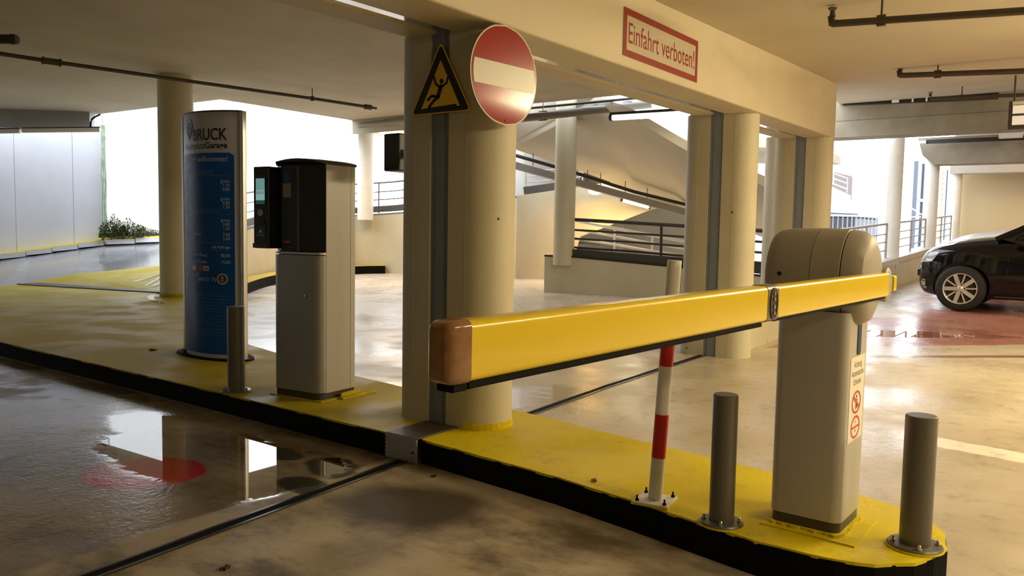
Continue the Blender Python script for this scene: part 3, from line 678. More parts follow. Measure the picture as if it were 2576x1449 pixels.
# ------------------------------------------------------------------ signs on the near column and the beam
t = thing('no_entry_sign', 'round red no entry sign with white bar fixed to the near column', 'road sign', (3.47, 2.60, 2.06))
ND = Vector((-.09, -1, 0)).normalized(); NR = Vector((1, -.09, 0)).normalized()
DC = Vector((3.47, 2.605, 2.055)); TI = R(0)
def DS(x, y, d):
    yy = y; bend = -.10*min(0, yy+.13)**2*6          # lower part bent back a little
    return DC+NR*x+Vector((0, 0, y))+ND*(d-bend)
RAD = .262
def discgrid(bm, ylo, yhi, d, rad, n=22, m=14, xlim=None):
    prev = None
    for i in range(n+1):
        y = ylo+(yhi-ylo)*i/n; hw = math.sqrt(max(1e-6, rad*rad-y*y))
        if xlim: hw = min(hw, xlim)
        row = [bm.verts.new(DS(-hw+2*hw*j/m, y, d)) for j in range(m+1)]
        if prev:
            for j in range(m): bm.faces.new((prev[j], prev[j+1], row[j+1], row[j]))
        prev = row
b = NB(); discgrid(b, -RAD, RAD, 0, RAD, 40); discgrid(b, -RAD, RAD, -.004, RAD, 40); bmesh.ops.remove_doubles(b, verts=b.verts[:], dist=.0002)
o = finish('disc_rim', b, mat('sign_rim', (.62, .56, .44, 1), .4), t, smooth=True)
b = NB(); discgrid(b, -RAD+.008, RAD-.008, .0012, RAD-.008, 40); finish('red_face', b, SIGNR, t, smooth=True)
b = NB(); discgrid(b, -.064, .060, .0024, RAD-.02, 8); finish('white_bar', b, SIGNW, t, smooth=True)
b = NB(); plate(b, circle(.0, -.235, .006, 10), DS, .004); finish('rivet', b, SIGNK, t)
b = NB()
for z in (-.12, .14): bar(b, DC+Vector((.04, 0, z)), DC+Vector((.08, .10, z)), .03, .02)
finish('bracket', b, GREYP, t)

t = thing('slip_warning_sign', 'yellow triangular slip hazard sign with black border on the near column', 'road sign', (3.42, 3.0, 2.0))
TX = 3.409
def TS(x, y, d): return Vector((TX-d, 3.0-x, 2.0+y))
def tri(s, rad):
    P = []
    for (cx, cy), a0 in zip(((-.205*s, -.105-.0*s+(1-s)*.06), (.205*s, -.105+(1-s)*.06), (0, .236*s-(1-s)*.02)), (150, 270, 30)):
        for i in range(5): a = R(a0+120*i/4); P.append((cx*.94+rad*math.cos(a), cy+rad*math.sin(a)))
    return P
b = NB(); plate(b, tri(1.0, .016), TS, .003); finish('plate', b, SIGNY, t)
b = NB(); ringplate(b, tri(.97, .012), tri(.72, .002), lambda x, y, d: TS(x, y, .0032+d), .0008); finish('black_border', b, SIGNK, t)
def lim(bm, pts, wd, fm):
    for (xa, ya), (xb, yb) in zip(pts, pts[1:]):
        L_ = math.hypot(xb-xa, yb-ya); nx, ny = -(yb-ya)/L_*wd/2, (xb-xa)/L_*wd/2
        plate(bm, [(xa+nx, ya+ny), (xa-nx, ya-ny), (xb-nx, yb-ny), (xb+nx, yb+ny)], fm, .0007)
    for p in pts: plate(bm, circle(p[0], p[1], wd/2, 10), fm, .0007)
TS2 = lambda x, y, d: TS(x, y, .0034+d)
b = NB()
plate(b, circle(.008, .052, .014, 16), TS2, .0007)
lim(b, [(-.046, .078), (-.036, .045), (-.012, .024)], .013, TS2); lim(b, [(.054, .072), (.045, .040), (.014, .024)], .013, TS2)
lim(b, [(.002, .022), (-.018, -.030)], .028, TS2); lim(b, [(-.022, -.030), (-.062, -.022), (-.092, -.042)], .015, TS2); lim(b, [(-.020, -.034), (-.048, -.050), (-.082, -.082)], .017, TS2)
plate(b, [(-.125, -.100), (.118, -.090), (.118, -.078), (-.125, -.088)], TS2, .0007)
finish('slipping_figure', b, SIGNK, t)

t = thing('lettered_sign', 'white sign with red border and red German lettering on the beam', 'sign', (5.4, by(5.4), 2.6))
c = [(4.850, 2.653, 2.733), (6.153, 2.696, 2.762), (6.157, 2.696, 2.438), (4.851, 2.653, 2.417)]
c = [Vector(p) for p in c]; xl, xr = (c[0].x+c[3].x)/2, (c[1].x+c[2].x)/2
LW = math.hypot(xr-xl, (xr-xl)*.033); zl0, zl1, zr0, zr1 = c[3].z, c[0].z, c[2].z, c[1].z
def LS(x, y, d):     # x 0..LW, y 0..1
    f = x/LW; X_ = xl+(xr-xl)*f; z0 = zl0+(zr0-zl0)*f; z1 = zl1+(zr1-zl1)*f
    return Vector((X_, by(X_)-.002-d, z0+(z1-z0)*y))
LH = (zl1-zl0+zr1-zr0)/2
b = NB(); plate(b, [(0, 0), (LW, 0), (LW, 1), (0, 1)], LS, .004); finish('panel', b, mat('sign_panel_cream', (.52, .46, .34, 1), .35), t)
b = NB(); bw = .045
ringplate(b, [(0, 0), (LW, 0), (LW, 1), (0, 1)], [(bw, bw/LH), (LW-bw, bw/LH), (LW-bw, 1-bw/LH), (bw, 1-bw/LH)], lambda x, y, d: LS(x, y, .0042+d), .001); finish('red_border', b, mat('sign_border_red', (.26, .014, .005, 1), .35), t)
b = NB(); text(b, 'Einfahrt verboten!', LW*.5, .30, .62, lambda x, y, d: LS(x, y, .0045+d), width=LW*.89, align='C', bold=.004); finish('lettering', b, MATS['sign_border_red'], t)
b = NB(); cyl(b, (3.55, by(3.55)+.08, 2.335), (3.55, by(3.55)+.1, 2.31), .012, seg=8); b.free()

# ------------------------------------------------------------------ second column, parapets and ramps of the back
def round_column(name, x, y, z0, z1, r, label, m=None, cap=False):
    t = thing('round_column', label, 'column', (x, y, z0))
    b = NB(); cyl(b, (x, y, z0), (x, y, z1), r, seg=28); finish('shaft', b, m or CREAM, t, smooth=True)
    if cap: b = NB(); cyl(b, (x, y, z0), (x, y, z0+.05), r+.008, seg=28); finish('yellow_foot_band', b, YFLOOR, t, smooth=True)
    return t
LC = (6.833, 11.238, 0.130)
round_column('c', LC[0]+.14, LC[1]+.22, .13, CZ, .255, 'round cream column on the yellow floor behind the blue pylon', None, True)
W1P = (12.508, 8.011, 0.356)
round_column('c', W1P[0]+.05, W1P[1], .60, 3.62, .195, 'round column rising from the end of the low wall in the middle bay', CREAM)
AP = [(8.2, 12.0, 1.0), (8.95, 12.85, 1.04), (10.2, 13.85, 1.19), (11.8, 14.7, 1.33), (13.2, 14.95, 1.43), (14.0, 14.5, 1.51), (14.25, 13.7, 1.57), (14.38, 12.4, 1.72), (14.68, 10.7, 1.93), (14.62, 10.55, 1.95)]
def smoothpath(P, n=5):
    out = []
    for i in range(len(P)-1):
        p0 = P[max(i-1, 0)]; p1 = P[i]; p2 = P[i+1]; p3 = P[min(i+2, len(P)-1)]
        for k in range(n):
            s = k/n; out.append(tuple(.5*(2*b_+(c_-a_)*s+(2*a_-5*b_+4*c_-d_)*s*s+(3*b_-a_-3*c_+d_)*s**3) for a_, b_, c_, d_ in zip(p0, p1, p2, p3)))
    out.append(P[-1]); return out
APS = smoothpath(AP[:-1])
def ribbon(bm, path, z0f, ztop, out=.2):     # wall following a path, thickness to the left of travel
    ins = []; 
    for i, p in enumerate(path):
        a = path[max(i-1, 0)]; c = path[min(i+1, len(path)-1)]; dx, dy = c[0]-a[0], c[1]-a[1]; l = math.hypot(dx, dy) or 1
        nx, ny = -dy/l*out, dx/l*out
        ins.append([bm.verts.new(v) for v in ((p[0], p[1], z0f(p)), (p[0], p[1], ztop(p)), (p[0]+nx, p[1]+ny, ztop(p)), (p[0]+nx, p[1]+ny, z0f(p)))])
    for a, c in zip(ins, ins[1:]):
        for k in range(4): bm.faces.new((a[k], a[(k+1) % 4], c[(k+1) % 4], c[k]))
    bm.faces.new(ins[0]); bm.faces.new(ins[-1][::-1])
b = NB(); ribbon(b, APS, lambda p: -.02, lambda p: p[2]); struct('wall_back', b, CREAM)
b = NB(); ribbon(b, [(x, y, z) for x, y, z in APS], lambda p: p[2]+.001, lambda p: p[2]+.045, .22); struct('trim_1', b, mat('dark_coping', (.20, .19, .19, 1), .5))
def railing(name, label, path, zoff, rails, posts, m, pr=.02, rr=.014, toprr=.022, channel=None, thingname='railing'):
    # path: list of (x, y, z); rails: heights above the path; posts: indices of the path
    t = thing(thingname, label, 'railing', path[0])
    for k, h in enumerate(rails):
        b = NB(); tube(b, [(x, y, z+zoff+h) for x, y, z in path], toprr if k == 0 else rr, 8); finish('top_rail' if k == 0 else 'rail', b, m, t, smooth=True)
    for i in posts:
        x, y, z = path[i]; b = NB(); cyl(b, (x, y, z+zoff), (x, y, z+zoff+rails[0]), pr, seg=8); finish('post', b, m, t, smooth=True)
    if channel:
        b = NB()
        for p, q in zip(path, path[1:]): bar(b, Vector(p)+Vector((0, 0, zoff+channel[0])), Vector(q)+Vector((0, 0, zoff+channel[0])), .06, channel[1])
        finish('guard_channel', b, mat('guard_steel', (.10, .095, .09, 1), .5, metal=.3), t)
    return t
RP = [(x*1.004, y*1.004, z) for x, y, z in APS]
railing('r', 'dark grey railing on the curved parapet seen left of the ticket machine', RP[:16], .05, [.68, .48, .30], [0, 4, 7, 10, 13, 15], RAILM, channel=(.10, .15))
railing('r', 'grey railing with steel guard on the parapet between the ticket machine and the nearest column', RP[18:32], .05, [.74, .52, .33], [0, 4, 8, 13], mat('mid_grey_railing', (.16, .165, .18, 1), .4, metal=.3), channel=(.10, .15))
round_column('c', 13.72, 14.45, 1.4, 3.8, .19, 'round column on the curved parapet right of the ticket machine', WHITEP)
# far kerb sweeping along the parapet
KP = [(8.35, 11.75), (8.74, 12.2), (10.1, 13.32), (11.6, 14.1), (12.9, 14.47), (13.6, 14.35), (14.0, 14.05)]
KS = smoothpath([(x, y, 0) for x, y in KP], 5)
t = thing('swept_kerb', 'curved kerb with yellow top and black side along the back parapet', 'kerb', (8.74, 12.2, 0))
b = NB(); ribbon(b, KS, lambda p: -.02, lambda p: fz(p[0])+.19, .35); finish('kerb_side', b, BLACK, t)
b = NB(); ribbon(b, KS, lambda p: fz(p[0])+.186, lambda p: fz(p[0])+.20, .36); finish('yellow_top', b, mat('yellow_kerb_paint', (.62, .46, .05, 1), .45, noise=.5, nscale=3), t)
# drain pipe stain + pipe on the parapet below the column
t = thing('downpipe', 'thin cream downpipe on the back parapet below the round column', 'pipe', (13.35, 14.7, .2))
b = NB(); tube(b, [(13.42, 14.78, 1.42), (13.42, 14.78, .95), (13.50, 14.76, .93), (13.50, 14.76, .3)], .03, 8); finish('pipe_run', b, CREAM, t, smooth=True)

# outer ring ceiling and ramp soffit
bm = NB()
Q = [(11.86, 12.9, 3.47), (13.4, 15.3, 3.80), (14.8, 14.8, 3.83), (15.2, 12.3, 3.80), (13.6, 10.0, 3.62), (11.86, 8.6, 3.47)]
slabq(bm, Q[::-1], -.3); struct('ceiling_3', bm, CEIL)
U = [(14.303, 10.515, 4.042), (12.293, 7.241, 3.426), (11.758, 6.225, 3.038), (11.748, 5.324, 2.517), (12.077, 3.940, 1.843)]
LW_ = [(13.518, 9.917, 2.889), (14.589, 9.086, 2.525), (15.663, 8.244, 2.116), (16.666, 7.507, 1.762), (18.662, 6.042, 1.019)]
bm = NB()
a = [bm.verts.new(p) for p in U]; c = [bm.verts.new(p) for p in LW_]
a2 = [bm.verts.new(Vector(p)+Vector((0, 0, .15))) for p in U]; c2 = [bm.verts.new(Vector(p)+Vector((0, 0, .15))) for p in LW_]
for i in range(4):
    for q in ((a[i], a[i+1], c[i+1], c[i]), (a2[i], c2[i], c2[i+1], a2[i+1]), (a[i], a2[i], a2[i+1], a[i+1]), (c[i], c[i+1], c2[i+1], c2[i])): bm.faces.new(q)
bm.faces.new((a[0], c[0], c2[0], a2[0])); bm.faces.new((a[4], a2[4], c2[4], c[4]))
struct('ceiling_4', bm, mat('ramp_soffit', (.66, .62, .52, 1), .8, noise=.3, nscale=.8, col2=(.58, .53, .43, 1)), smooth=True)
# ramp side wall beyond
RW = [(14.769, 10.812, 1.975), (15.154, 9.892, 2.123), (15.495, 9.077, 2.258), (16.153, 7.505, 2.527), (16.344, 7.047, 2.595), (16.353, 7.026, 1.938), (15.967, 7.949, 1.715), (14.889, 10.526, 1.105), (14.893, 10.518, 0.604), (15.306, 9.529, 0.507), (15.314, 9.511, -0.363), (14.768, 10.816, -0.417)]
bm = NB(); slabq(bm, RW, .2); bmesh.ops.triangulate(bm, faces=bm.faces[:]); struct('wall_ramp', bm, CREAM)
bm = NB(); slabq(bm, [(16.611, 12.301, 2.809), (20.672, 8.465, 2.979), (20.495, 8.260, -0.607), (16.443, 12.106, -0.610)], .2); struct('wall_inner', bm, mat('inner_dim_concrete', (.36, .31, .24, 1), .8, noise=.5, nscale=1.5))
bm = NB(); slabq(bm, [(14.9, 10.6, 3.2), (17.0, 5.2, 3.0), (21.5, 5.5, 3.0), (20, 12, 3.2)], .2); struct('light_block_slab', bm, CEIL)  # unseen roof slab added to keep sky light out of the void
t = thing('railing', 'dark railing inside the slanted opening of the ramp wall', 'railing', (15.682, 10.756, 0.656))
for k, (ya, yb) in enumerate(((597, 603), (610, 619), (622, 632))):
    b = NB(); tube(b, [D[1310,ya,19.3] if 0 else (RW[7][0]+.5+.1*0, RW[7][1]+.3, RW[7][2]-.10-.13*k), (RW[7][0]+.6, RW[7][1]-1.6, RW[7][2]-.16-.14*k)], .02, 6); finish('rail', b, RAILM, t)
b = NB(); bar(b, (RW[7][0]+.5, RW[7][1]+.3, RW[7][2]-.50), (RW[7][0]+.6, RW[7][1]-1.6, RW[7][2]-.58), .05, .16); finish('guard_channel', b, mat('bluegrey_guard', (.22, .24, .28, 1), .5), t)
p = (17.687, 9.711, 0.658)
round_column('c', p[0], p[1], .1, 2.3, .13, 'grey column in the dim space under the ramp', GREYC)
p = (15.421, 11.104, 1.950)
round_column('c', p[0], p[1], RW[0][2]-.05, 3.5, .15, 'round column on the ramp wall beside the nearest column', WHITEP)
t = thing('railing', 'dark steel guard rail on the ramp wall left of the middle bay column', 'railing', (15.315, 10.761, 2.125))
b = NB(); bar(b, (14.945, 10.632, 2.106), (15.445, 9.435, 2.280), .06, .17); finish('guard_channel', b, MATS['guard_steel'], t)
for ya, yb in ((440, 418), (452, 436), (464, 450)): pass
for k, (q0, q1) in enumerate((((14.956, 10.606, 2.533), (15.470, 9.377, 2.638)), ((14.957, 10.604, 2.417), (15.470, 9.375, 2.533)), ((14.958, 10.601, 2.284), (15.471, 9.373, 2.428)))):
    b = NB(); tube(b, [q0, q1], .012, 6); finish('rail', b, RAILL, t)
for q0 in ((14.966, 10.580, 2.533), (15.456, 9.410, 2.629)):
    b = NB(); cyl(b, q0, (q0[0], q0[1], RW[0][2]-.04), .02, seg=6); finish('post', b, RAILL, t)

# low wall in the middle bay with guard and railing
def WL(pts): return pts
W1T = [(12.469, 8.373, 0.746), (12.535, 7.764, 0.744), (12.726, 6.004, 0.646), (12.916, 4.254, 0.534)]
bm = NB(); ribbon(bm, [(x, y, z) for x, y, z in W1T][::-1], lambda p: 0, lambda p: p[2], -.3); struct('wall_low', bm, CREAM)
bm = NB(); ribbon(bm, [(x-.01, y, z) for x, y, z in W1T][::-1], lambda p: p[2], lambda p: p[2]+.03, -.3); struct('trim_2', bm, mat('wet_dark_coping', (.035, .03, .025, 1), .15))
t = thing('railing', 'dark grey three bar railing with heavy guard channel on the low middle wall', 'railing', W1T[1])
def LP(px_list): return px_list
for nm, P_, r_ in (('top_rail', [(12.648, 7.921, 1.437), (12.870, 5.874, 1.348), (13.032, 4.381, 1.277)], .032), ('rail', [(12.651, 7.892, 1.248), (12.785, 6.659, 1.198), (13.024, 4.449, 1.102)], .02), ('rail', [(12.651, 7.888, 1.088), (12.785, 6.654, 1.044), (13.025, 4.442, 0.928)], .02), ('rail', [(12.652, 7.884, 0.928), (12.786, 6.649, 0.883), (13.026, 4.436, 0.761)], .02)):
    b = NB(); tube(b, P_, r_, 8); finish(nm, b, RAILM, t, smooth=True)
for P_ in ([(12.652, 7.881, 1.430), (12.654, 7.867, 0.870)], [(12.835, 6.199, 1.357), (12.836, 6.188, 0.794)], [(13.024, 4.450, 1.276), (13.025, 4.447, 0.708)]):
    b = NB(); bar(b, P_[0], P_[1], .04, .03, (1, 0, 0)); finish('post', b, RAILM, t)
b = NB(); bar(b, (12.560, 7.996, 0.823), (12.952, 4.381, 0.668), .07, .16); finish('guard_channel', b, mat('guard_dark', (.045, .042, .038, 1), .55), t)
for P_ in ((12.612, 7.601, 0.785), (12.790, 5.962, 0.693), (12.953, 4.462, 0.581)):
    b = NB(); cyl(b, Vector(P_)-Vector((0, 0, .06)), Vector(P_)+Vector((0, 0, .03)), .025, seg=8); finish('bolt', b, STEEL, t)
t = thing('railing', 'light galvanised railing, brightened in colour as if sky lit, sloping down the ramp behind the low middle wall', 'railing', (14.541, 8.968, 1.066))
for k, (q0, q1) in enumerate((((14.046, 8.672, 1.427), (14.257, 6.295, 1.047)), ((13.971, 8.754, 1.272), (14.250, 6.287, 0.906)), ((13.963, 8.744, 1.095), (14.244, 6.280, 0.771)))):
    b = NB(); tube(b, [q0, q1], .03 if k == 0 else .022, 8); finish('top_rail' if k == 0 else 'rail', b, mat('sky_lit_galvanised', (.80, .81, .84, 1), .4), t, smooth=True)  # sky light on the rails is put into their near-white colour
for q0, q1 in (((14.134, 7.839, 1.302), (14.107, 7.818, 0.839)), ((14.204, 7.046, 1.168), (14.181, 7.032, 0.800))):
    b = NB(); cyl(b, q0, q1, .022, seg=8); finish('post', b, MATS['sky_lit_galvanised'], t, smooth=True)
# wall between the middle and far column of the row
bm = NB(); prism(bm, [(7.98, 2.98), (10.7, 3.03), (10.7, 3.22), (7.98, 3.2)], 0, .62); struct('wall_row', bm, CREAM)
p = (11.543, 3.879, 0.944)
round_column('c', p[0], p[1], .06, 2.6, .10, 'slim white column in daylight left of the farthest row column', WHITEP)

# ceiling pipes
def pipe(label, pts, r, m=DARKM, hang=(), ztop=None, head=None, extra=None):
    t = thing('ceiling_pipe', label, 'pipe', pts[0])
    b = NB(); tube(b, pts, r, 10); finish('pipe_run', b, m, t, smooth=True)
    for k, (f, i, zt) in enumerate(hang):
        p = Vector(pts[i])+(Vector(pts[i+1])-Vector(pts[i]))*f; b = NB(); cyl(b, p, (p.x, p.y, zt), .008, seg=6); bar(b, p-Vector((0, 0, r+.012)), p+Vector((0, 0, r+.012)), r*2.3, .03); finish('hanger', b, m, t)
    if head:
        p = Vector(head); b = NB(); cyl(b, p, p+Vector((0, 0, .05)), r*.9, r*.6, 10); cyl(b, p+Vector((0, 0, .06)), p+Vector((0, 0, .066)), r*1.3, seg=12)
        for s_ in (-1, 1): bar(b, p+Vector((0, s_*r*.8, .045)), p+Vector((0, s_*r*.8, .066)), .005)
        finish('sprinkler_head', b, m, t)
    return t
pa, pb_ = (6.300, 1.716, 2.799), (6.300, 0.457, 2.718)
def hz(p, q, f): return p[2]+(q[2]-p[2])*f
t = pipe('nearest iron sprinkler pipe across the upper right ceiling', [pa, pb_, Vector(pa)+(Vector(pb_)-Vector(pa))*5], .026, hang=((.27, 0, cz(6.3)), (.5, 1, cz(6.3))), head=(pa[0], pa[1], pa[2]+.05))
b = NB(); tube(b, [Vector(pa)+Vector((0, -.03, 0)), Vector(pa)+Vector((0, .0, .004)), Vector(pa)+Vector((0, .006, .055))], .030, 10); finish('elbow', b, DARKM, t, smooth=True)
pa, pb_ = (10.000, 1.961, 3.039), (10.000, 0.692, 2.966)
t = pipe('second iron sprinkler pipe with upturned end below the right ceiling', [pa, pb_, Vector(pa)+(Vector(pb_)-Vector(pa))*6], .030, hang=((.30, 0, cz(10)),), head=(pa[0], pa[1], pa[2]+.05))
b = NB(); tube(b, [Vector(pa)+Vector((0, -.03, 0)), Vector(pa)+Vector((0, .0, .004)), Vector(pa)+Vector((0, .006, .055))], .034, 10); finish('elbow', b, DARKM, t, smooth=True)
pa, pb_ = (13.600, 2.232, 3.301), (13.600, 0.923, 3.252)
pipe('third thin sprinkler pipe just in front of the long grey cross beam', [pa, pb_, Vector(pa)+(Vector(pb_)-Vector(pa))*5], .026, hang=((.32, 0, cz(13.6)),), head=(pa[0], pa[1], pa[2]+.03))
PLL = [(3.412, 11.238, 3.300), (5.034, 11.103, 3.300), (6.835, 10.829, 3.300), (8.900, 10.489, 3.300), (9.951, 10.384, 3.300)]
t = pipe('long iron sprinkler pipe crossing the left bay ceiling in front of the round column', PLL, .027, hang=((.95, 2, CZ),))
b = NB(); q0, q1 = Vector(PLL[1]), Vector(PLL[2]); d_ = (q1-q0).normalized(); cyl(b, q0-d_*.09, q0+d_*.09, .042, seg=12); cyl(b, q0-d_*.11, q0-d_*.09, .052, seg=12); cyl(b, q0+d_*.09, q0+d_*.11, .052, seg=12); finish('coupling', b, DARKM, t, smooth=True)
b = NB(); q0 = Vector(PLL[4]); cyl(b, q0-d_*.1, q0+d_*.03, .045, seg=12); cyl(b, q0+d_*.03, q0+d_*.14, .02, seg=8); finish('sprinkler_head', b, DARKM, t, smooth=True)
PL2 = [(3.699, 10.815, 3.300), (4.179, 10.156, 3.300)]
t = pipe('short end of an iron pipe at the upper left corner', PL2, .055)
b = NB(); cyl(b, PL2[1], Vector(PL2[1])+(Vector(PL2[1])-Vector(PL2[0])).normalized()*.06, .062, .05, 12); finish('end_cap', b, DARKM, t, smooth=True)
FP_ = [(11.710, 8.689, 3.186), (12.404, 6.232, 3.371)]
pipe('thick grey fire main under the ceiling of the middle bay', FP_, .072, m=mat('grey_pipe', (.20, .19, .18, 1), .4, metal=.2), hang=((.25, 0, CZ), (.84, 0, CZ)))
pipe('thin black pipe above the grey fire main in the middle bay', [(11.962, 8.880, 3.399), (12.070, 6.356, 3.426)], .022, m=RAILM)
pipe('grey pipe under the ceiling between the back column and the nearest column', [(11.894, 12.705, 3.345), (11.838, 10.914, 3.353)], .06, m=mat('pale_pipe', (.34, .32, .28, 1), .5), hang=((.45, 0, CZ),))
t = pipe('black conduit running down the underside of the ramp', [(12.897, 9.556, 2.725), (13.899, 8.654, 2.393), (14.941, 7.864, 2.051), (15.960, 7.120, 1.807)], .035, m=RAILM)
for k, (p0_, p1_) in enumerate((((13.257, 9.224, 2.648), (13.256, 9.222, 2.617)), ((14.138, 8.491, 2.357), (14.136, 8.488, 2.301)), ((14.379, 8.325, 2.304), (14.376, 8.322, 2.248)), ((14.846, 8.009, 2.163), (14.843, 8.006, 2.114)), ((15.195, 7.684, 2.036), (15.192, 7.681, 1.979)))):
    b = NB(); cyl(b, Vector(p0_)+Vector((0, 0, .10)), Vector(p1_)-Vector((0, 0, .12)), .008, seg=6); finish('hanger', b, RAILM, t)
t = thing('tray_and_shadow_bar', 'grey cable tray sloping down the ramp underside above two lamps', 'cable tray', (12.852, 9.422, 2.515))
b = NB(); bar(b, (12.806, 9.485, 2.514), (15.881, 7.034, 1.622), .14, .13); finish('tray_and_bar_body', b, mat('tray_metal', (.30, .30, .31, 1), .45, metal=.4), t)

# ------------------------------------------------------------------ lamps
LAMPM = mat('lamp_glow', (1, 1, 1, 1), .5, emit=(1.0, .86, .62, 1), estr=9)
LAMPW = mat('lamp_glow_warm', (1, .9, .6, 1), .5, emit=(1.0, .66, .20, 1), estr=9)
def tube_lamp(label, p, q, m, power, color, w_=.09):
    p, q = Vector(p), Vector(q); t = thing('ceiling_lamp', label, 'lamp', p)
    b = NB(); bar(b, p+Vector((0, 0, .05)), q+Vector((0, 0, .05)), w_, .04); finish('lamp_housing', b, DGREY, t)
    b = NB(); tube(b, [p, q], w_*.36, 10); finish('glowing_tube', b, m, t, smooth=True)
    b = NB(); cyl(b, p-(q-p).normalized()*.02, p+(q-p).normalized()*.03, w_*.42, seg=10); cyl(b, q-(q-p).normalized()*.03, q+(q-p).normalized()*.02, w_*.42, seg=10); finish('end_socket', b, DGREY, t, smooth=True)
    if power:
        az = math.atan2((q-p).y, (q-p).x)
        area('lamp_light', (p+q)/2-Vector((0, 0, .07)), (q-p).length, .08, power, color, (0, 0, az))
        if power > 40:
            for s_ in (-1, 1): area('lamp_side_light', (p+q)/2+Vector((-math.sin(az), math.cos(az), 0))*s_*.08, (q-p).length, .08, power*.35, color, (s_*R(-105), 0, az) if 0 else Matrix.Rotation(az, 4, 'Z').to_3x3().__matmul__(Matrix.Rotation(s_*R(110), 3, 'X')).to_euler())
    return t
tube_lamp('lit tube lamp under the ceiling of the middle bay', (10.837, 6.114, 2.947), (10.816, 4.781, 2.922), LAMPM, 16, (1, .9, .7), .12)
tube_lamp('lit tube lamp under the cable tray of the ramp', (14.868, 8.113, 1.880), (15.392, 7.719, 1.740), LAMPM, 34, (1, .84, .5))
def globe_lamp(label, p, rx, rz, power, color, hang=0):
    t = thing('bulkhead_lamp', label, 'lamp', p); M = Matrix.Translation(p)
    b = NB(); lathe(b, [(rx*.3, rz*.9), (rx*.8, rz*.5), (rx, 0), (rx*.8, -rz*.7), (rx*.3, -rz)], 20, M); finish('glowing_shade', b, LAMPW, t, smooth=True)
    b = NB(); cyl(b, Vector(p)+Vector((0, 0, rz*.8)), Vector(p)+Vector((0, 0, rz*1.6)), rx*.7, seg=14); finish('lamp_base', b, DGREY, t, smooth=True)
    if hang: b = NB(); cyl(b, Vector(p)+Vector((0, 0, rz*1.5)), (p[0], p[1], hang), .015, seg=8); finish('hanger', b, DGREY, t)
    area('lamp_light', Vector(p)-Vector((0, 0, rz*1.3)), rx*2, rx*2, power, color); return t
globe_lamp('warm glowing lamp on the ramp wall right of the middle bay column', (14.735, 8.657, 2.061), .15, .07, 34, (1, .55, .14))
globe_lamp('warm glowing lamp behind the nearest column above the dark box', (12.354, 12.234, 3.243), .28, .075, 60, (1, .6, .18), CZ+.12)
t = thing('signal_box', 'dark box fixed on the rear of the nearest column', 'signal box', (3.849, 3.714, 1.725))
pc = Vector((3.849, 3.714, 1.725)); b = NB(); box(b, pc.x-.10, pc.x+.10, pc.y-.07, pc.y+.07, pc.z-.12, pc.z+.12); finish('box_body', b, mat('box_brown', (.045, .040, .028, 1), .4), t, bevel=.01)
b = NB(); bar(b, (pc.x, pc.y-.06, pc.z), (3.76, 3.15, pc.z), .05, .05); finish('bracket', b, DGREY, t)

# fixtures over the right bay and entry lane (mostly out of the frame), as the room has them
for k, (p, q, pw) in enumerate((((7.55, -1.75, 2.80), (8.45, -.55, 2.84), 210), ((4.2, -2.9, 2.72), (5.4, -2.4, 2.72), 130), ((1.7, -2.6, 2.70), (2.9, -2.3, 2.70), 50), ((10.6, -3.4, 2.98), (11.9, -3.4, 3.02), 110), ((13.4, -2.4, 3.22), (14.7, -2.4, 3.36), 110), ((19.0, -2.0, 3.8), (20.3, -2.0, 3.9), 80), ((24.0, 0.0, 4.1), (25.3, 0.0, 4.15), 90))):
    tube_lamp(('tube lamp over the right bay beyond the picture edge', 'tube lamp over the right bay outside the picture near the barrier', 'tube lamp over the lane to the right of the viewer', 'tube lamp on the right bay ceiling beside the second sprinkler pipe', 'tube lamp on the right bay ceiling before the cross beam', 'tube lamp behind the long grey cross beam', 'tube lamp before the cream end wall')[k], p, q, LAMPM, pw, WARM)

# ------------------------------------------------------------------ right bay: cross beams, side wall, columns, railings
def cross_beam(label, x0, x1, ya, zb, zt, m, haunch=0):
    t = thing('cross_beam', label, 'beam', (x0, ya, zb))
    b = NB(); prof = [(-9, zb), (ya-haunch, zb), (ya-haunch*.35, zb+(zt-zb)*.35), (ya, zt), (-9, zt)] if haunch else [(-9, zb), (ya, zb), (ya, zt), (-9, zt)]
    va = [b.verts.new((x0, y, z)) for y, z in prof]; vb = [b.verts.new((x1, y, z)) for y, z in prof]; k = len(prof)
    b.faces.new(va); b.faces.new(vb[::-1])
    for i in range(k): b.faces.new((va[i], vb[i], vb[(i+1) % k], va[(i+1) % k]))
    finish('beam_body', b, m, t); return t
cb1 = cross_beam('long grey brown concrete cross beam over the parked car', 16.5, 17.1, 5.6, 3.12, 3.82, GREYC)
b = NB(); box(b, 16.494, 16.5, -9, 5.5, 3.43, 3.437); finish('casting_seam', b, mat('seam_dark', (.12, .11, .09, 1), .8), cb1)
cross_beam('grey cross beam with haunched end behind the first cross beam', 21.9, 22.5, 3.82, 2.97, 3.62, GREYC, .36)
cross_beam('pale rearmost cross beam before the cream end wall', 25.98, 26.5, 3.66, 3.02, 3.5, mat('pale_concrete', (.55, .52, .46, 1), .8, noise=.5, nscale=1.5, col2=(.42, .39, .34, 1)))
round_column('c', 18.0, 3.52, .65, 3.5, .145, 'slim white column nearest the black car, on the side wall', WHITEP)
round_column('c', 22.24, 3.52, .8, 3.1, .165, 'white column under the haunched cross beam', WHITEP)
round_column('c', 26.28, 3.52, .9, 3.3, .15, 'white column beside the cream end wall', WHITEP)
bm = NB(); box(bm, 26.9, 27.1, -9, 3.7, 0, 4.6); struct('wall_right', bm, mat('end_wall_cream', (.64, .54, .33, 1), .7, noise=.3, nscale=.7, col2=(.60, .49, .28, 1)))
def swt(x): return .68+.042*(x-17.8)
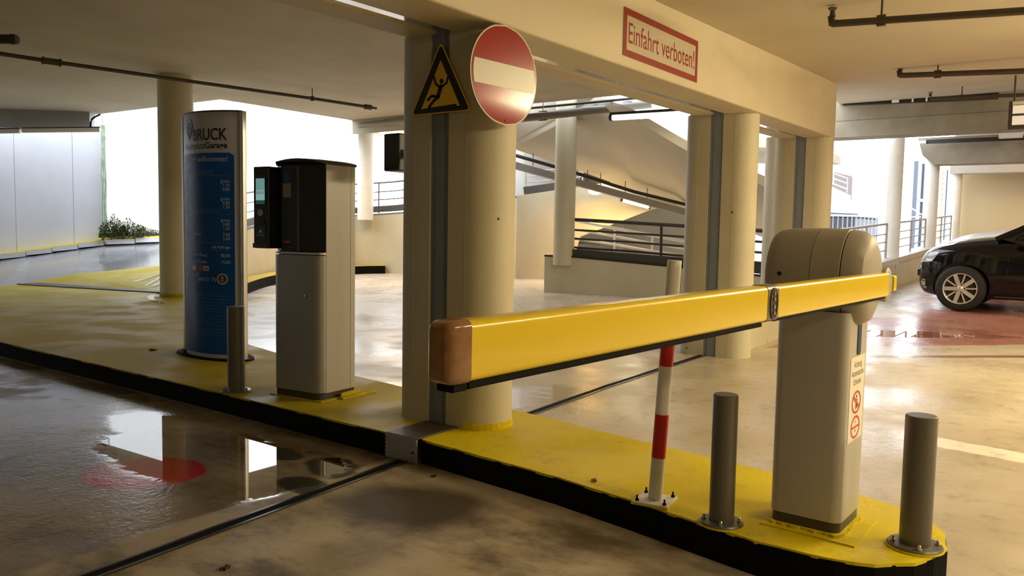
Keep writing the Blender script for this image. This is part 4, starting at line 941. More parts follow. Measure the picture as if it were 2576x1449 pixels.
bm = NB(); ribbon(bm, [(x, 3.42, swt(x)) for x in (11.0, 14, 17.95)], lambda p: 0, lambda p: p[2], .25); struct('wall_side_1', bm, CREAM)
bm = NB(); ribbon(bm, [(x, 3.42, swt(x)) for x in (17.98, 22, 26.9)], lambda p: 0, lambda p: p[2], .25); struct('wall_side_2', bm, CREAM)
bm = NB(); ribbon(bm, [(x, 3.36, swt(x)) for x in (11.0, 14, 17.95)], lambda p: p[2], lambda p: p[2]+.11, .36); ribbon(bm, [(x, 3.36, swt(x)) for x in (18.0, 22, 26.9)], lambda p: p[2], lambda p: p[2]+.11, .36); struct('trim_3', bm, mat('sill_grey', (.50, .48, .46, 1), .5))
def side_rail(label, x0, x1, n):
    path = [(x0+(x1-x0)*i/n, 3.55, swt(x0+(x1-x0)*i/n)) for i in range(n+1)]
    t = railing('r', label, path, .10, [.70, .50, .34, .17], range(n+1), RAILL, pr=.022, rr=.013, toprr=.022)
    for p in t.children:
        if p.name.startswith('post'): pass
side_rail('grey railing on the side wall between the barrier head and the slim white column', 12.5, 17.6, 3)
side_rail('grey railing between the slim white column and the haunched beam column', 18.35, 21.9, 2)
side_rail('grey railing between the last two white columns of the right bay', 22.6, 25.9, 2)
t = thing('tray_and_shadow_bar', 'added black bar standing for the shadow gap along the top of the long cross beam', 'cable tray', (16.300, 4.163, 3.753))
p0_, p1_ = Vector((16.300, 4.163, 3.745)), Vector((16.300, 1.615, 3.671))
b = NB(); bar(b, p0_, p1_, .12, .10); finish('tray_and_bar_body', b, SIGNK, t)  # plain black bar stands for the shadow gap over the beam
for f in (.34, .47, .56):
    p = p0_+(p1_-p0_)*f; b = NB(); bar(b, p+Vector((-.06, 0, 0)), p+Vector((-.06, -.12 if f == .34 else -.03, 0)), .02, .1); finish('white_clip', b, WHITEP, t)
t = thing('tray_and_shadow_bar', 'black conduit with white fitting in front of the haunched cross beam', 'cable tray', (21.500, 3.563, 3.469))
b = NB(); bar(b, (21.500, 3.564, 3.478), (21.500, 1.588, 3.470), .08, .09); finish('tray_and_bar_body', b, SIGNK, t)
b = NB(); bar(b, (21.400, 3.891, 3.466), (21.400, 3.547, 3.468), .08, .06); finish('white_fitting', b, WHITEP, t)
b = NB(); prism(b, [(21.2, 2.05), (21.4, 2.05), (21.4, 1.6), (21.2, 1.6)], 3.46, 3.60); finish('lamp_shade', b, WHITEP, t)
t = thing('illuminated_sign_box', 'two panel white light box hanging at the right edge', 'sign box', (12.000, 0.967, 2.577))
c0, c1 = Vector((12.000, 1.071, 2.608)), Vector((12.000, 0.811, 2.958))
b = NB(); box(b, 12.02, 12.12, c1.y, c0.y, c0.z, c1.z); finish('box_frame', b, DARKM, t)
zm = (c0.z+c1.z)/2
LB = mat('light_box_panel', (.7, .68, .6, 1), .4, emit=(.8, .74, .6, 1), estr=.55)
for a_, c_ in ((c0.z+.05, zm-.015), (zm+.015, c1.z-.06)):
    b = NB(); box(b, 12.0, 12.03, c1.y+.03, c0.y-.045, a_, c_); finish('light_panel', b, LB, t)
b = NB(); box(b, 11.99, 12.03, c1.y, c0.y-.04, c1.z-.05, c1.z-.01); finish('white_strip', b, WHITEP, t)
for yy in (c0.y-.05, c1.y+.05):
    b = NB(); cyl(b, (12.07, yy, c1.z), (12.07, yy, cz(12.07)), .012, seg=8); finish('hanger', b, DARKM, t)

# ------------------------------------------------------------------ outdoors
bm = NB(); box(bm, -60, 90, -60, 90, -.2, -.06); struct('ground', bm, mat('outdoor_ground', (.42, .42, .42, 1), .8, noise=.5, nscale=.6))
# driveway rising to the white retaining wall on the left
NE = [(4.023, 13.633, 0.130), (5.897, 15.047, 0.130), (6.490, 15.566, 0.130), (7.212, 15.332, 0.272), (8.634, 14.763, 0.419), (9.825, 14.509, 0.544)]
FE = [(6.343, 21.429, 0.104), (8.009, 20.384, 0.462), (8.536, 20.017, 0.576), (9.689, 18.979, 0.827), (11.145, 19.036, 0.904), (12.834, 18.943, 0.984)]
bm = NB(); ra = [bm.verts.new(Vector(p)-Vector((0, 0, .01))) for p in NE]; rb = [bm.verts.new(Vector(p)+Vector((0, 0, -.12))) for p in FE]
ra2 = [bm.verts.new((p[0], p[1], -.05)) for p in NE]; rb2 = [bm.verts.new((p[0], p[1], -.05)) for p in FE]
for i in range(5):
    bm.faces.new((ra[i], ra[i+1], rb[i+1], rb[i])); bm.faces.new((ra[i], ra2[i], ra2[i+1], ra[i+1])); bm.faces.new((rb[i], rb[i+1], rb2[i+1], rb2[i]))
struct('driveway', bm, ASPH)
YE = [(6.490, 15.566, 0.130), (7.116, 12.179, 0.130), (7.430, 10.981, 0.130), (9.825, 14.509, 0.544), (8.634, 14.763, 0.419), (7.212, 15.332, 0.272)]
bm = NB(); v = [bm.verts.new(p) for p in YE]; v2 = [bm.verts.new((p[0], p[1], 0)) for p in YE]
for q in ((0, 1, 5), (1, 4, 5), (1, 2, 3), (1, 3, 4)): bm.faces.new([v[i] for i in q])
for i in range(6): bm.faces.new((v[i], v2[i], v2[(i+1) % 6], v[(i+1) % 6]))
struct('yellow_apron', bm, YFLOOR)
# slatted drain grate
t = thing('drain_grate', 'grey slatted drain grate across the yellow floor left of the round column', 'drain grate', (6.891, 13.959, 0.130))
ga, gb = Vector((6.240, 15.198, 0.140)), Vector((7.078, 11.943, 0.140)); gd = (gb-ga).normalized(); gn = Vector((-gd.y, gd.x, 0)); GL = (gb-ga).length; GW = .58
if gn.y < 0: gn = -gn
b = NB(); bar(b, ga+gn*GW/2-Vector((0, 0, .012)), gb+gn*GW/2-Vector((0, 0, .012)), GW, .008); finish('drain_bed', b, mat('grate_dark', (.03, .03, .03, 1), .5), t)
for s_ in (0, GW):
    b = NB(); bar(b, ga+gn*s_, gb+gn*s_, .03, .02); finish('grate_frame', b, mat('grate_steel', (.13, .13, .15, 1), .4, metal=.5), t)
ns = 44
for i in range(ns):
    p = ga+gd*(GL*(i+.5)/ns); b = NB(); bar(b, p-gd*.06+Vector((0, 0, .004)), p+gn*GW+gd*.06+Vector((0, 0, .004)), .045, .012); finish('slat', b, MATS['grate_steel'], t)
# retaining wall of panels
def wall_panels(name, pts, m, zb, zt):
    root = None
    for i, (p, q) in enumerate(zip(pts, pts[1:])):
        p, q = Vector((p[0], p[1], 0)), Vector((q[0], q[1], 0)); d_ = (q-p).normalized(); n_ = Vector((-d_.y, d_.x, 0))
        b = NB(); slab = [p+d_*.004, q-d_*.004, q-d_*.004+n_*.25, p+d_*.004+n_*.25]; prism(b, [(v.x, v.y) for v in slab], zb, zt)
        o = finish('panel', b, m, root)
        if root is None: o.name = name; o['kind'] = 'structure'; root = o
    return root
wp = [(-7, 32.7, 0), (-3, 29.4, 0), (.8, 26.3, 0), (4.2, 23.5, 0),  (8.282, 20.187, 0.519), (9.197, 19.385, 0.717), (9.689, 18.979, 0.827)]
wall_panels('wall_far_left', wp, mat('retaining_wall_plaster', (.60, .61, .66, 1), .85, noise=.5, nscale=1.0, col2=(.50, .51, .56, 1)), -.05, 4.6)
wall_panels('wall_far_back', [(9.737, 18.999, 0.827), (11.145, 19.036, 0.904), (13.268, 18.863, 1.009)], WHITEC, -.05, 5.2)
t = thing('algae_joint', 'green stained vertical wall joint at the corner of the white wall', 'wall joint', (9.676, 18.916, 0.857))
for k in range(3):
    p = Vector((9.592, 18.861, 0.858))+Vector((.035*k, -.02, 0)); b = NB(); tube(b, [(p.x+random.uniform(-.012, .012), p.y-.03, z_) for z_ in [.95+.28*i for i in range(10)]], .020, 6); finish('joint_strand', b, mat('algae_green', (.33, .40, .30, 1), .8, noise=.9, nscale=7, col2=(.16, .20, .14, 1)), t)
w0, w1 = Vector((6.871, 18.399, 3.413)), Vector((8.397, 16.826, 3.461))
t = thing('wall_top_beam', 'grey beam along the top of the white wall under the left slab', 'beam', w0)
b = NB(); bar(b, Vector((w0.x, w0.y, 3.28)), Vector((w1.x, w1.y, 3.28)), .3, .37); finish('beam_body', b, mat('shaded_beam_grey', (.40, .41, .43, 1), .8, noise=.6, nscale=2), t)
for lab, (q0, q1) in (('unlit white batten light at the left picture edge under the slab', ((6.724, 18.035, 2.967), (7.279, 17.451, 3.008))), ('long unlit white batten light below the wall top beam', ((7.307, 17.414, 3.017), (8.348, 16.423, 3.087)))):
    t = thing('batten_light', lab, 'light fitting', q0); b = NB(); bar(b, q0, q1, .09, .075); finish('diffuser', b, mat('batten_white', (.75, .74, .74, 1), .4), t)
    b = NB(); bar(b, Vector(q0)+Vector((0, 0, .05)), Vector(q1)+Vector((0, 0, .05)), .06, .03); finish('lamp_housing', b, GREYP, t)
t = thing('cable', 'black cable looping from the slab down to the batten light', 'cable', (8.215, 16.521, 3.095))
b = NB(); tube(b, smoothpath([(8.211, 16.529, 3.118), (8.222, 16.530, 3.253), (8.284, 16.540, 3.332), (8.415, 16.542, 3.412)], 4), .018, 6); finish('cable_run', b, RUBBER, t, smooth=True)
# yellow and white kerb stones at the wall foot
t = thing('edging_kerb', 'yellow topped kerb with white edging stones at the foot of the white wall', 'kerb', (7.881, 20.056, 0.519))
kp = [Vector(p)+Vector((0, 0, -.12)) for p in ((6.272, 21.189, 0.116), (7.922, 20.164, 0.470), (9.587, 18.780, 0.832), (10.979, 18.754, 0.909), (12.655, 18.679, 0.987))]
acc = []
for p, q in zip(kp, kp[1:]):
    n_ = max(1, round((q-p).length/.62))
    for i in range(n_): acc.append((p+(q-p)*i/n_, p+(q-p)*(i+1)/n_))
for p, q in acc:
    d_ = (q-p).normalized(); b = NB(); bar(b, p+d_*.012+Vector((0, 0, .07)), q-d_*.012+Vector((0, 0, .045)), .16, .11); finish('edging_stone', b, mat('edging_white', (.62, .63, .66, 1), .5), t)
b = NB()
for p, q in zip(kp, kp[1:]):
    n_ = Vector((-(q-p).y, (q-p).x, 0)).normalized(); bar(b, p+n_*.14+Vector((0, 0, .08)), q+n_*.14+Vector((0, 0, .08)), .26, .12)
finish('yellow_strip', b, mat('yellow_bright_paint', (.85, .62, .02, 1), .5), t)
# weeds
def bush(label, base, n, w_, h, m, cat='weeds', droop=.5, L_=.07):
    t = thing('weed_clump', label, cat, base); b = NB(); base = Vector(base)
    for i in range(n):
        a = random.uniform(0, 2*PI); rr = w_*math.sqrt(random.random()); zz = h*random.random()**1.6*(1-.6*rr/w_)
        p = base+Vector((rr*math.cos(a), rr*math.sin(a)*.35, zz)); d_ = Vector((random.uniform(-1, 1), random.uniform(-1, .3), random.uniform(-.3, 1))).normalized(); d_, u_, v_ = frame_of(d_)
        l = L_*random.uniform(.5, 1.3); b.faces.new([b.verts.new(x) for x in (p, p+d_*l*.5+u_*l*.25, p+d_*l, p+d_*l*.5-u_*l*.25)])
    o = finish('foliage', b, m, t); o['kind'] = 'stuff'
    b = NB()
    for i in range(6): 
        a = random.uniform(0, 2*PI); tube(b, [base, base+Vector((w_*.5*math.cos(a), w_*.2*math.sin(a), h*.6))], .005, 4)
    finish('stem', b, m, t)
MOSS = mat('moss_green', (.13, .16, .045, 1), .9, noise=.9, nscale=6, col2=(.05, .07, .02, 1)); MOSS2 = mat('moss_grey', (.24, .25, .16, 1), .9, noise=.9, nscale=6, col2=(.12, .14, .06, 1))
bush('dark green weeds in the white wall corner under the algae joint', (9.741, 18.660, 0.871), 1600, .34, .60, MOSS)
bush('taller grey green weeds along the white wall foot', (10.146, 18.702, 0.889), 1400, .42, .50, MOSS)
bush('low mossy weeds on the white wall foot beside the round column', (10.735, 18.919, 0.915), 700, .42, .20, MOSS2)
WATER = mat('water_film', (.10, .075, .012, 1), .02, spec=.6)
def streak(label, pts, w_):
    t = thing('water_streak', label, 'puddle', pts[0]); P_ = smoothpath([tuple(p) for p in pts], 5); b = NB(); prev = None
    for i, p in enumerate(P_):
        a = Vector(P_[max(i-1, 0)]); c = Vector(P_[min(i+1, len(P_)-1)]); d_ = (c-a).normalized(); n_ = Vector((-d_.y, d_.x, 0)).normalized()*w_*(.25+.75*math.sin(PI*(i+.5)/len(P_)))*random.uniform(.7, 1.2)
        row = [b.verts.new(Vector(p)+n_), b.verts.new(Vector(p)-n_)]
        if prev: b.faces.new((prev[0], prev[1], row[1], row[0]))
        prev = row
    finish('water_film', b, WATER, t)
streak('wet streak curling round the foot of the round column', [(7.176, 12.199, 0.132), (6.695, 11.714, 0.132), (6.406, 11.231, 0.132), (6.257, 10.846, 0.132), (6.185, 10.499, 0.132)], .05)
streak('long upper wet streak on the yellow apron left of the round column', [(7.131, 13.467, 0.179), (7.487, 13.565, 0.233), (8.078, 13.816, 0.325)], .045)
streak('middle wet streak on the yellow apron left of the round column', [(7.284, 12.948, 0.187), (7.569, 13.198, 0.235), (7.893, 13.501, 0.29)], .035)
streak('short lower wet streak on the yellow apron beside the drain grate', [(7.324, 12.774, 0.188), (7.45, 12.86, 0.21), (7.567, 12.947, 0.228)], .03)
# right side yard
YB = mat('yard_white', (.82, .82, .84, 1), .8)
bm = NB(); box(bm, 14, 48, 11, 11.4, -.1, 12); struct('wall_yard', bm, YB)
t = thing('tall_window', 'tall dark blue framed window of the house beyond the slim white column', 'window', (63.562, 10.900, 3.858))
def ywin(t, x0, y0, x1, y1, Y_, nsplit):
    pass
a_, c_ = Vector((62.461, 10.900, 1.456)), Vector((64.974, 10.900, 6.428)); a_.z = -.055
b = NB(); box(b, a_.x, c_.x, 10.85, 11.02, a_.z, c_.z); finish('glass_pane', b, mat('window_glass_dark', (.05, .06, .075, 1), .15), t)
FR = mat('window_frame_blue', (.09, .10, .13, 1), .5)
for x_ in (a_.x, c_.x):
    b = NB(); box(b, x_-.12, x_+.12, 10.75, 11.02, a_.z, c_.z); finish('frame_post', b, FR, t)
zm = Vector((63.586, 10.900, 3.775)).z; b = NB(); box(b, a_.x, c_.x, 10.75, 11.02, zm-.1, zm+.1); finish('frame_rail', b, mat('frame_pale', (.5, .55, .65, 1), .5), t)
a_, c_ = Vector((72.504, 10.900, 1.836)), Vector((76.666, 10.900, 6.700)); a_.z = -.055
t = thing('tall_window', 'glazed stair window with warm lit brick strip between the two farther white columns', 'window', a_)
b = NB(); box(b, a_.x, c_.x, 10.86, 11.02, a_.z, c_.z); finish('glass_pane', b, mat('window_glass_pale', (.38, .45, .55, 1), .2), t)
xa, xb = Vector((73.337, 10.800, 4.246)).x, Vector((74.722, 10.800, 4.301)).x; nb = 16
for i in range(nb):
    b = NB(); z0_ = a_.z+(c_.z-a_.z)*i/nb; box(b, xa, xb, 10.74, 11.01, z0_+.02, a_.z+(c_.z-a_.z)*(i+1)/nb-.01); finish('brick', b, mat('warm_brick', (.62, .42, .24, 1), .7), t)
xa, xb = Vector((75.331, 10.800, 4.325)).x, Vector((76.575, 10.800, 4.374)).x; b = NB(); box(b, xa, xb, 10.74, 11.01, a_.z, c_.z); finish('frame_post', b, FR, t)
# stair parapet, dark opening and its railing
q = [(34.673, 10.000, 3.199), (41.306, 10.000, 3.102), (41.620, 10.000, 1.439), (34.947, 10.000, 1.384)]
bm = NB(); slabq(bm, [(32.687, 9.600, 3.557), (39.578, 9.600, 3.043), (40.092, 9.600, 0.313), (33.149, 9.600, 0.421)], .2); struct('wall_stair', bm, YB)
t = thing('dark_opening', 'brown doorway on the stair landing above the yard', 'doorway', (41.346, 10.600, 3.553))
a_, c_ = Vector((38.038, 10.600, 2.987)), Vector((43.520, 10.600, 4.186)); b = NB(); box(b, a_.x, c_.x, 10.5, 11.02, a_.z, c_.z); finish('door_leaf', b, mat('brown_door', (.10, .06, .045, 1), .6), t)
t = thing('railing', 'thin light stair railing sloping down to the yard landing', 'railing', (35.785, 9.660, 3.251))
for k in range(3):
    dy = 13*k; b = NB(); tube(b, [((35.372, 9.660, 3.927), (35.407, 9.660, 3.714), (35.441, 9.660, 3.500))[k], ((39.110, 9.660, 3.802), (39.153, 9.660, 3.569), (39.199, 9.660, 3.318))[k]], .03, 6); finish('rail', b, RAILL, t)
for q0, q1 in (((36.716, 9.660, 4.018), (36.760, 9.660, 3.387)), ((39.033, 9.660, 3.833), (39.088, 9.660, 3.149))):
    b = NB(); cyl(b, q0, q1, .035, seg=6); finish('post', b, RAILL, t)
t = thing('railing', 'light yard railing with upright bars in front of the dark bin', 'railing', (23.163, 6.200, 1.345))
p0_, p1_ = Vector((22.706, 6.200, 1.761)), Vector((29.017, 6.200, 1.857)); zb_ = Vector((25.780, 6.200, 1.247)).z
b = NB(); tube(b, [p0_, p1_], .035, 6); finish('top_rail', b, RAILL, t)
for i in range(13):
    p = p0_+(p1_-p0_)*(i/12); b = NB(); cyl(b, p, (p.x, p.y, -.07), .02, seg=6); finish('upright_bar', b, RAILL, t)
b = NB(); tube(b, [(p0_.x, p0_.y, zb_-.4), (p1_.x, p1_.y, zb_-.4)], .03, 6); finish('bottom_rail', b, RAILL, t)
t = thing('waste_bin', 'large dark grey waste container behind the yard railing', 'bin', (32.549, 7.400, 1.254))
a_, c_ = Vector((30.853, 7.400, 1.103)), Vector((34.585, 7.400, 1.878)); b = NB(); box(b, a_.x, c_.x, 7.3, 8.4, .0, c_.z); finish('bin_body', b, mat('bin_dark', (.05, .055, .07, 1), .5), t, bevel=.05)
b = NB(); zz = Vector((32.386, 7.400, 2.059)).z; prism(b, [(a_.x-.05, 7.2), (c_.x+.05, 7.2), (c_.x+.05, 8.5), (a_.x-.05, 8.5)], c_.z, c_.z+.1, ztop=[c_.z+.12, c_.z+.12, zz, zz]); finish('bin_lid', b, mat('bin_lid', (.09, .10, .13, 1), .35), t, bevel=.02)
t = thing('earth_bank', 'brown sloping bank behind the yard railing left of the bin', 'bank', (29.141, 7.800, 1.370))
b = NB(); va = [b.verts.new(p) for p in ((30.817, 8.700, 1.957), (32.700, 8.700, 1.879), (36.127, 8.700, 1.497), (36.544, 8.700, -0.711), (31.194, 8.700, -0.490))]; ex = bmesh.ops.extrude_face_region(b, geom=[b.faces.new(va)]); bmesh.ops.translate(b, verts=[v for v in ex['geom'] if isinstance(v, bmesh.types.BMVert)], vec=(0, .3, 0)); finish('bank_body', b, mat('bank_brown', (.16, .13, .09, 1), .9), t)
bush('yellow green yard shrub seen through the railing by the slim white column', (18.9, 5.0, -.06), 900, .6, 1.25, mat('shrub_green', (.34, .42, .06, 1), .7, noise=.8, nscale=4, col2=(.10, .14, .03, 1)), 'shrub', L_=.16)
t = thing('railing', 'white stair handrail before the tall dark window', 'railing', (51.534, 9.000, 1.994))
for q0, q1 in (((51.839, 9.200, 2.850), (55.223, 9.200, 2.539)), ((47.865, 9.200, 2.256), (55.000, 9.200, 2.388))):
    b = NB(); tube(b, [q0, q1], .04, 6); finish('rail', b, RAILL, t)
b = NB(); q = Vector((53.745, 9.200, 2.671)); cyl(b, q, (q.x, q.y, -.07), .03, seg=6); finish('post', b, RAILL, t)

# ------------------------------------------------------------------ cars
from mathutils.bvhtree import BVHTree
CARP = mat('black_car_paint', (.003, .003, .005, 1), .10, coat=.5, spec=.3)
CARW = mat('white_car_paint', (.85, .85, .85, 1), .25, coat=.6)
GLASS = mat('dark_car_glass', (.01, .012, .014, 1), .05, spec=.8)
TYRE = mat('tyre_rubber', (.018, .018, .02, 1), .75)
RIM = mat('alloy_silver', (.66, .65, .64, 1), .3, metal=.6)
CHROME = mat('chrome', (.8, .8, .8, 1), .12, metal=1)
def car(label, cx, ynose, z0, paint, scale=1.0, detail=True):
    t = thing('car', label, 'car', (cx, ynose-2.1*scale, z0))
    S = scale
    def P(u, x, z): return Vector((cx+x*S, ynose-u*S, z0+z*S))
    ST = [ # u, half width, z bottom, z shoulder, z top(centre), shoulder inset
        (0.0, .38, .40, .62, .70), (.03, .52, .30, .70, .80), (.10, .655, .22, .80, .92), (.22, .755, .19, .88, 1.00), (.45, .845, .18, .93, 1.07), (.80, .885, .18, .965, 1.125), (1.15, .895, .18, .99, 1.165),
        (1.7, .90, .18, 1.0, 1.12), (2.4, .90, .18, 1.01, 1.12), (3.1, .895, .19, 1.03, 1.13), (3.7, .87, .22, 1.05, 1.14), (4.05, .80, .28, 1.02, 1.10), (4.16, .66, .38, .92, 1.0)]
    b = NB(); rings = []
    for u, w_, zb_, zs, zt in ST:
        half = [(0, zb_), (w_*.80, zb_), (w_*.97, zb_+.08), (w_, zb_+(zs-zb_)*.45), (w_*.985, zs-.10*(zs-zb_)), (w_*.93, zs+.25*(zt-zs)), (w_*.72, zt-.035), (w_*.35, zt-.006), (0, zt)]
        ring = half+[(-x, z) for x, z in half[-2:0:-1]]
        rings.append([b.verts.new(P(u, x, z)) for x, z in ring])
    for a, c in zip(rings, rings[1:]):
        k = len(a)
        for i in range(k): b.faces.new((a[i], a[(i+1) % k], c[(i+1) % k], c[i]))
    b.faces.new(rings[0][::-1]); b.faces.new(rings[-1])
    body = finish('body', b, paint, t)
    sub = body.modifiers.new('sub', 'SUBSURF'); sub.levels = 2; sub.render_levels = 2
    WR, WU = .346, (.66, 3.28)
    cut = NB()
    for u in WU:
        for s in (-1, 1): cyl(cut, P(u, s*.62, WR+.02), P(u, s*1.1, WR+.02), (WR+.045)*S, seg=40)
    co = finish('cutter', cut, SIGNK)
    bo = body.modifiers.new('well', 'BOOLEAN'); bo.object = co; bo.operation = 'DIFFERENCE'; bo.solver = 'EXACT'
    dg = bpy.context.evaluated_depsgraph_get(); me = bpy.data.meshes.new_from_object(body.evaluated_get(dg))
    body.modifiers.clear(); body.data = me; bpy.data.objects.remove(co)
    for p in me.polygons: p.use_smooth = True
    me.set_sharp_from_angle(angle=R(45))
    tree = BVHTree.FromPolygons([v.co for v in me.vertices], [tuple(p.vertices) for p in me.polygons])
    def hit(u, z, off=.005, side=-1):
        o = P(u, side*2, z); r = tree.ray_cast(o, Vector((-side, 0, 0)))
        return (r[0]+Vector((side*off, 0, 0))) if r[0] else P(u, side*.86, z)
    def strip(name, pts, wd, m, off=.004, par=None, side=-1):
        b = NB(); prev = None
        for i, (u, z) in enumerate(pts):
            a = pts[max(i-1, 0)]; c = pts[min(i+1, len(pts)-1)]; du, dz = c[0]-a[0], c[1]-a[1]; l = math.hypot(du, dz) or 1; nu, nz = -dz/l*wd/2, du/l*wd/2
            row = [b.verts.new(hit(u+nu, z+nz, off, side)), b.verts.new(hit(u-nu, z-nz, off, side))]
            if prev: b.faces.new((prev[0], prev[1], row[1], row[0]))
            prev = row
        return finish(name, b, m, par or t)
    def patch(name, quad, m, off=.006, n=8, par=None, side=-1):
        b = NB(); rows = []
        for i in range(n+1):
            f = i/n; row = []
            for j in range(n+1):
                g = j/n; u = (quad[0][0]*(1-g)+quad[1][0]*g)*(1-f)+(quad[3][0]*(1-g)+quad[2][0]*g)*f; z = (quad[0][1]*(1-g)+quad[1][1]*g)*(1-f)+(quad[3][1]*(1-g)+quad[2][1]*g)*f
                row.append(b.verts.new(hit(u, z, off, side)))
            rows.append(row)
        for a, c in zip(rows, rows[1:]):
            for j in range(n): b.faces.new((a[j], a[j+1], c[j+1], c[j]))
        return finish(name, b, m, par or t, smooth=True)
    # cabin
    b = NB(); CS = [(1.10, .76, 1.12, .70, 1.14), (1.45, .80, 1.02, .66, 1.34), (1.95, .81, 1.02, .60, 1.55), (2.6, .81, 1.03, .60, 1.585), (3.4, .80, 1.05, .57, 1.55), (3.85, .74, 1.05, .52, 1.38), (4.08, .66, 1.04, .52, 1.08)]
    rr = [[b.verts.new(P(u, x, z)) for x, z in ((-w0_, zb_), (-w1_, zt), (-w1_*.5, zt+.02), (w1_*.5, zt+.02), (w1_, zt), (w0_, zb_))] for u, w0_, zb_, w1_, zt in CS]
    for a, c in zip(rr, rr[1:]):
        for i in range(6): b.faces.new((a[i], a[(i+1) % 6], c[(i+1) % 6], c[i]))
    b.faces.new(rr[0][::-1]); b.faces.new(rr[-1]); cab = finish('cabin_glass', b, GLASS, t, smooth=True)
    b = NB()
    roof = [[P(u, x, z) for x, z in ((-w1_*1.02, zt-.015), (-w1_*.5, zt+.03), (w1_*.5, zt+.03), (w1_*1.02, zt-.015))] for u, w0_, zb_, w1_, zt in CS[2:6]]
    rv = [[b.verts.new(p) for p in r_] for r_ in roof]
    for a, c in zip(rv, rv[1:]):
        for i in range(3): b.faces.new((a[i], a[i+1], c[i+1], c[i]))
    rf = finish('roof', b, paint, t, smooth=True)
    for s in (-1, 1):
        for (u0, x0_, z0_), (u1, x1_, z1_) in (((1.08, .765, 1.10), (1.96, .61, 1.555)), ((2.42, .815, 1.02), (2.36, .61, 1.585)), ((3.45, .80, 1.04), (3.35, .585, 1.56)), ((4.05, .68, 1.05), (3.80, .53, 1.42))):
            b = NB(); bar(b, P(u0, s*x0_, z0_), P(u1, s*(x1_+.005), z1_), .07*S, .03*S, (s, 0, .3)); finish('pillar', b, paint, t)
    # wheels
    for u in WU:
        for s in (-1, 1):
            Mw = Matrix.Translation(P(u, s*.80, WR)) @ Matrix.Rotation(R(90)*s, 4, 'Y') @ Matrix.Scale(S, 4)
            b = NB(); lathe(b, [(.215, -.10), (.30, -.105), (.33, -.08), (WR, -.04), (WR, .045), (.33, .08), (.30, .10), (.222, .105), (.215, .08), (.215, -.10)], 48, Mw, cap=False); wh = finish('wheel', b, TYRE, t, smooth=True); wh['label'] = 'wheel with black tyre and silver spoked rim'
            b = NB(); lathe(b, [(.205, -.02), (.21, .05), (.220, .105), (.234, .109), (.234, .095), (.212, .04), (.205, -.02)], 40, Mw, cap=False); finish('rim', b, RIM, wh, smooth=True)
            b = NB(); cyl(b, Mw @ Vector((0, 0, .0)), Mw @ Vector((0, 0, .03)), .20*S, seg=28); finish('brake_disc', b, mat('brake_dark', (.03, .026, .02, 1), .5), wh)
            if detail or u < 1:
                for k in range(5):
                    for da, wd in ((0, .058), (36, .022)):
                        a = R(72*k+da+20); q0 = Mw @ Vector((.03*math.cos(a), .03*math.sin(a), .085)); q1 = Mw @ Vector((.222*math.cos(a), .222*math.sin(a), .095))
                        b = NB(); bar(b, q0, q1, wd*S, .02*S, (s, 0, 0)); finish('spoke', b, RIM, wh)
                b = NB(); lathe(b, [(.045, .075), (.045, .095), (.034, .104), (.01, .106)], 20, Mw); finish('hub_cap', b, RIM, wh, smooth=True)
                for k in range(5):
                    a = R(72*k+56); c_ = Mw @ Vector((.062*math.cos(a), .062*math.sin(a), .088)); b = NB(); cyl(b, c_, c_+Vector((s*.012, 0, 0)), .011, seg=8); finish('wheel_bolt', b, SIGNK, wh)
    # side details, both sides
    for s in (-1, 1):
        hl = patch('headlight', [(.075, .72), (.235, .74), (.34, .90), (.15, .885)], mat('headlight_glass', (.55, .57, .60, 1), .08, coat=1, noise=.7, nscale=30, col2=(.12, .12, .14, 1)), .008, side=s)
        strip('headlight_strip', [(.07, .755), (.16, .76), (.24, .765)], .015, CHROME, .012, hl, s)
        strip('chrome_strip', [(.03, .46), (.10, .45), (.15, .445)], .022, CHROME, .008, side=s)
        strip('chrome_strip', [(.06, .35), (.12, .335), (.17, .33)], .022, CHROME, .008, side=s)
        patch('fog_lamp', [(.085, .36), (.15, .355), (.15, .42), (.07, .43)], mat('fog_glass', (.35, .35, .36, 1), .15), .006, 4, side=s)
        strip('door_seam', [(1.28, .30), (1.26, .6), (1.27, .85), (1.34, 1.0)], .008, SIGNK, .003, side=s)
        strip('door_seam', [(2.42, .25), (2.42, .6), (2.42, 1.0)], .008, SIGNK, .003, side=s)
        strip('sill_strip', [(1.1, .245), (1.9, .25), (2.8, .255)], .02, mat('sill_chrome', (.25, .25, .24, 1), .3, metal=.6), .008, side=s)
        for u in (2.2, 3.05): strip('door_handle', [(u, .86), (u+.1, .862), (u+.2, .86)], .028, paint, .03, side=s)
        b = NB(); q = P(1.42, s*.97, 1.09); lathe(b, [(.02, -.10), (.075, -.085), (.085, 0), (.075, .085), (.02, .10)], 16, Matrix.Translation(q) @ Matrix.Rotation(R(90), 4, 'Y') @ Matrix.Scale(.8, 4, (0, 0, 1))); bar(b, P(1.40, s*.86, 1.03), P(1.40, s*.93, 1.07), .05, .03); finish('side_mirror', b, paint, t, smooth=True)
        patch('tail_light', [(3.98, .80), (4.1, .80), (4.08, .95), (3.92, .97)], mat('tail_red', (.3, .01, .01, 1), .2), .006, 4, side=s)
    b = NB(); box(b, cx-.42*S, cx+.42*S, ynose-.02, ynose+.012, z0+.50*S, z0+.60*S); gr = finish('number_plate_holder', b, SIGNK, t)
    b = NB(); box(b, cx-.5*S, cx+.5*S, ynose-.10*S, ynose-.02*S, z0+.66*S, z0+.72*S); finish('grille_bar', b, CHROME, t)
    return t
car('black parked car with silver ten spoke wheels, front half in view', 14.78, 2.39, .112, CARP)
car('white car mostly hidden behind the bonnet of the black car', 17.6, 2.48, .16, CARW, 1.08, False)

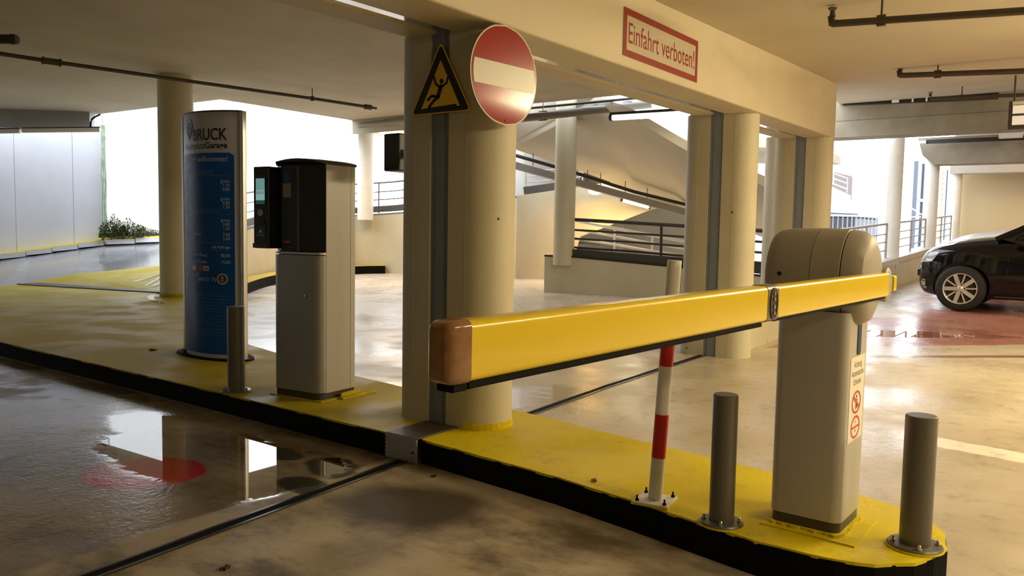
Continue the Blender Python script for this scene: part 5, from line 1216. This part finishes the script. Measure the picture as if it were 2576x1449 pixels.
# ------------------------------------------------------------------ small litter
def leaf(label, p, s, m):
    t = thing('dead_leaf', label, 'leaf', p, 'dead leaves on the floor'); b = NB(); p = Vector(p)
    P_ = [(math.cos(a)*s*(1 if k % 2 else .55), math.sin(a)*s*(.8 if k % 2 else .4)) for k, a in enumerate([2*PI*i/10 for i in range(10)])]
    prism(b, [(p.x+x, p.y+y) for x, y in P_], p.z, p.z+.004, ztop=[p.z+.004+random.random()*.012 for _ in P_]); finish('leaf_blade', b, m, t)
LEAF = mat('leaf_brown', (.06, .03, .012, 1), .7)
leaf('dark curled leaf on the long yellow island left of the pylon', (3.827, 6.690, 0.131), .035, LEAF)
leaf('small dark leaf lying in front of the black kerb near the checker plate', (2.986, 2.651, 0.000), .016, LEAF)
leaf('dark leaf scraps on the lane at the bottom edge', (1.694, 2.508, 0.000), .022, LEAF)
leaf('small brown leaf on the near yellow island before the striped pole', (3.080, 1.777, 0.131), .016, mat('leaf_ochre', (.22, .13, .03, 1), .7))
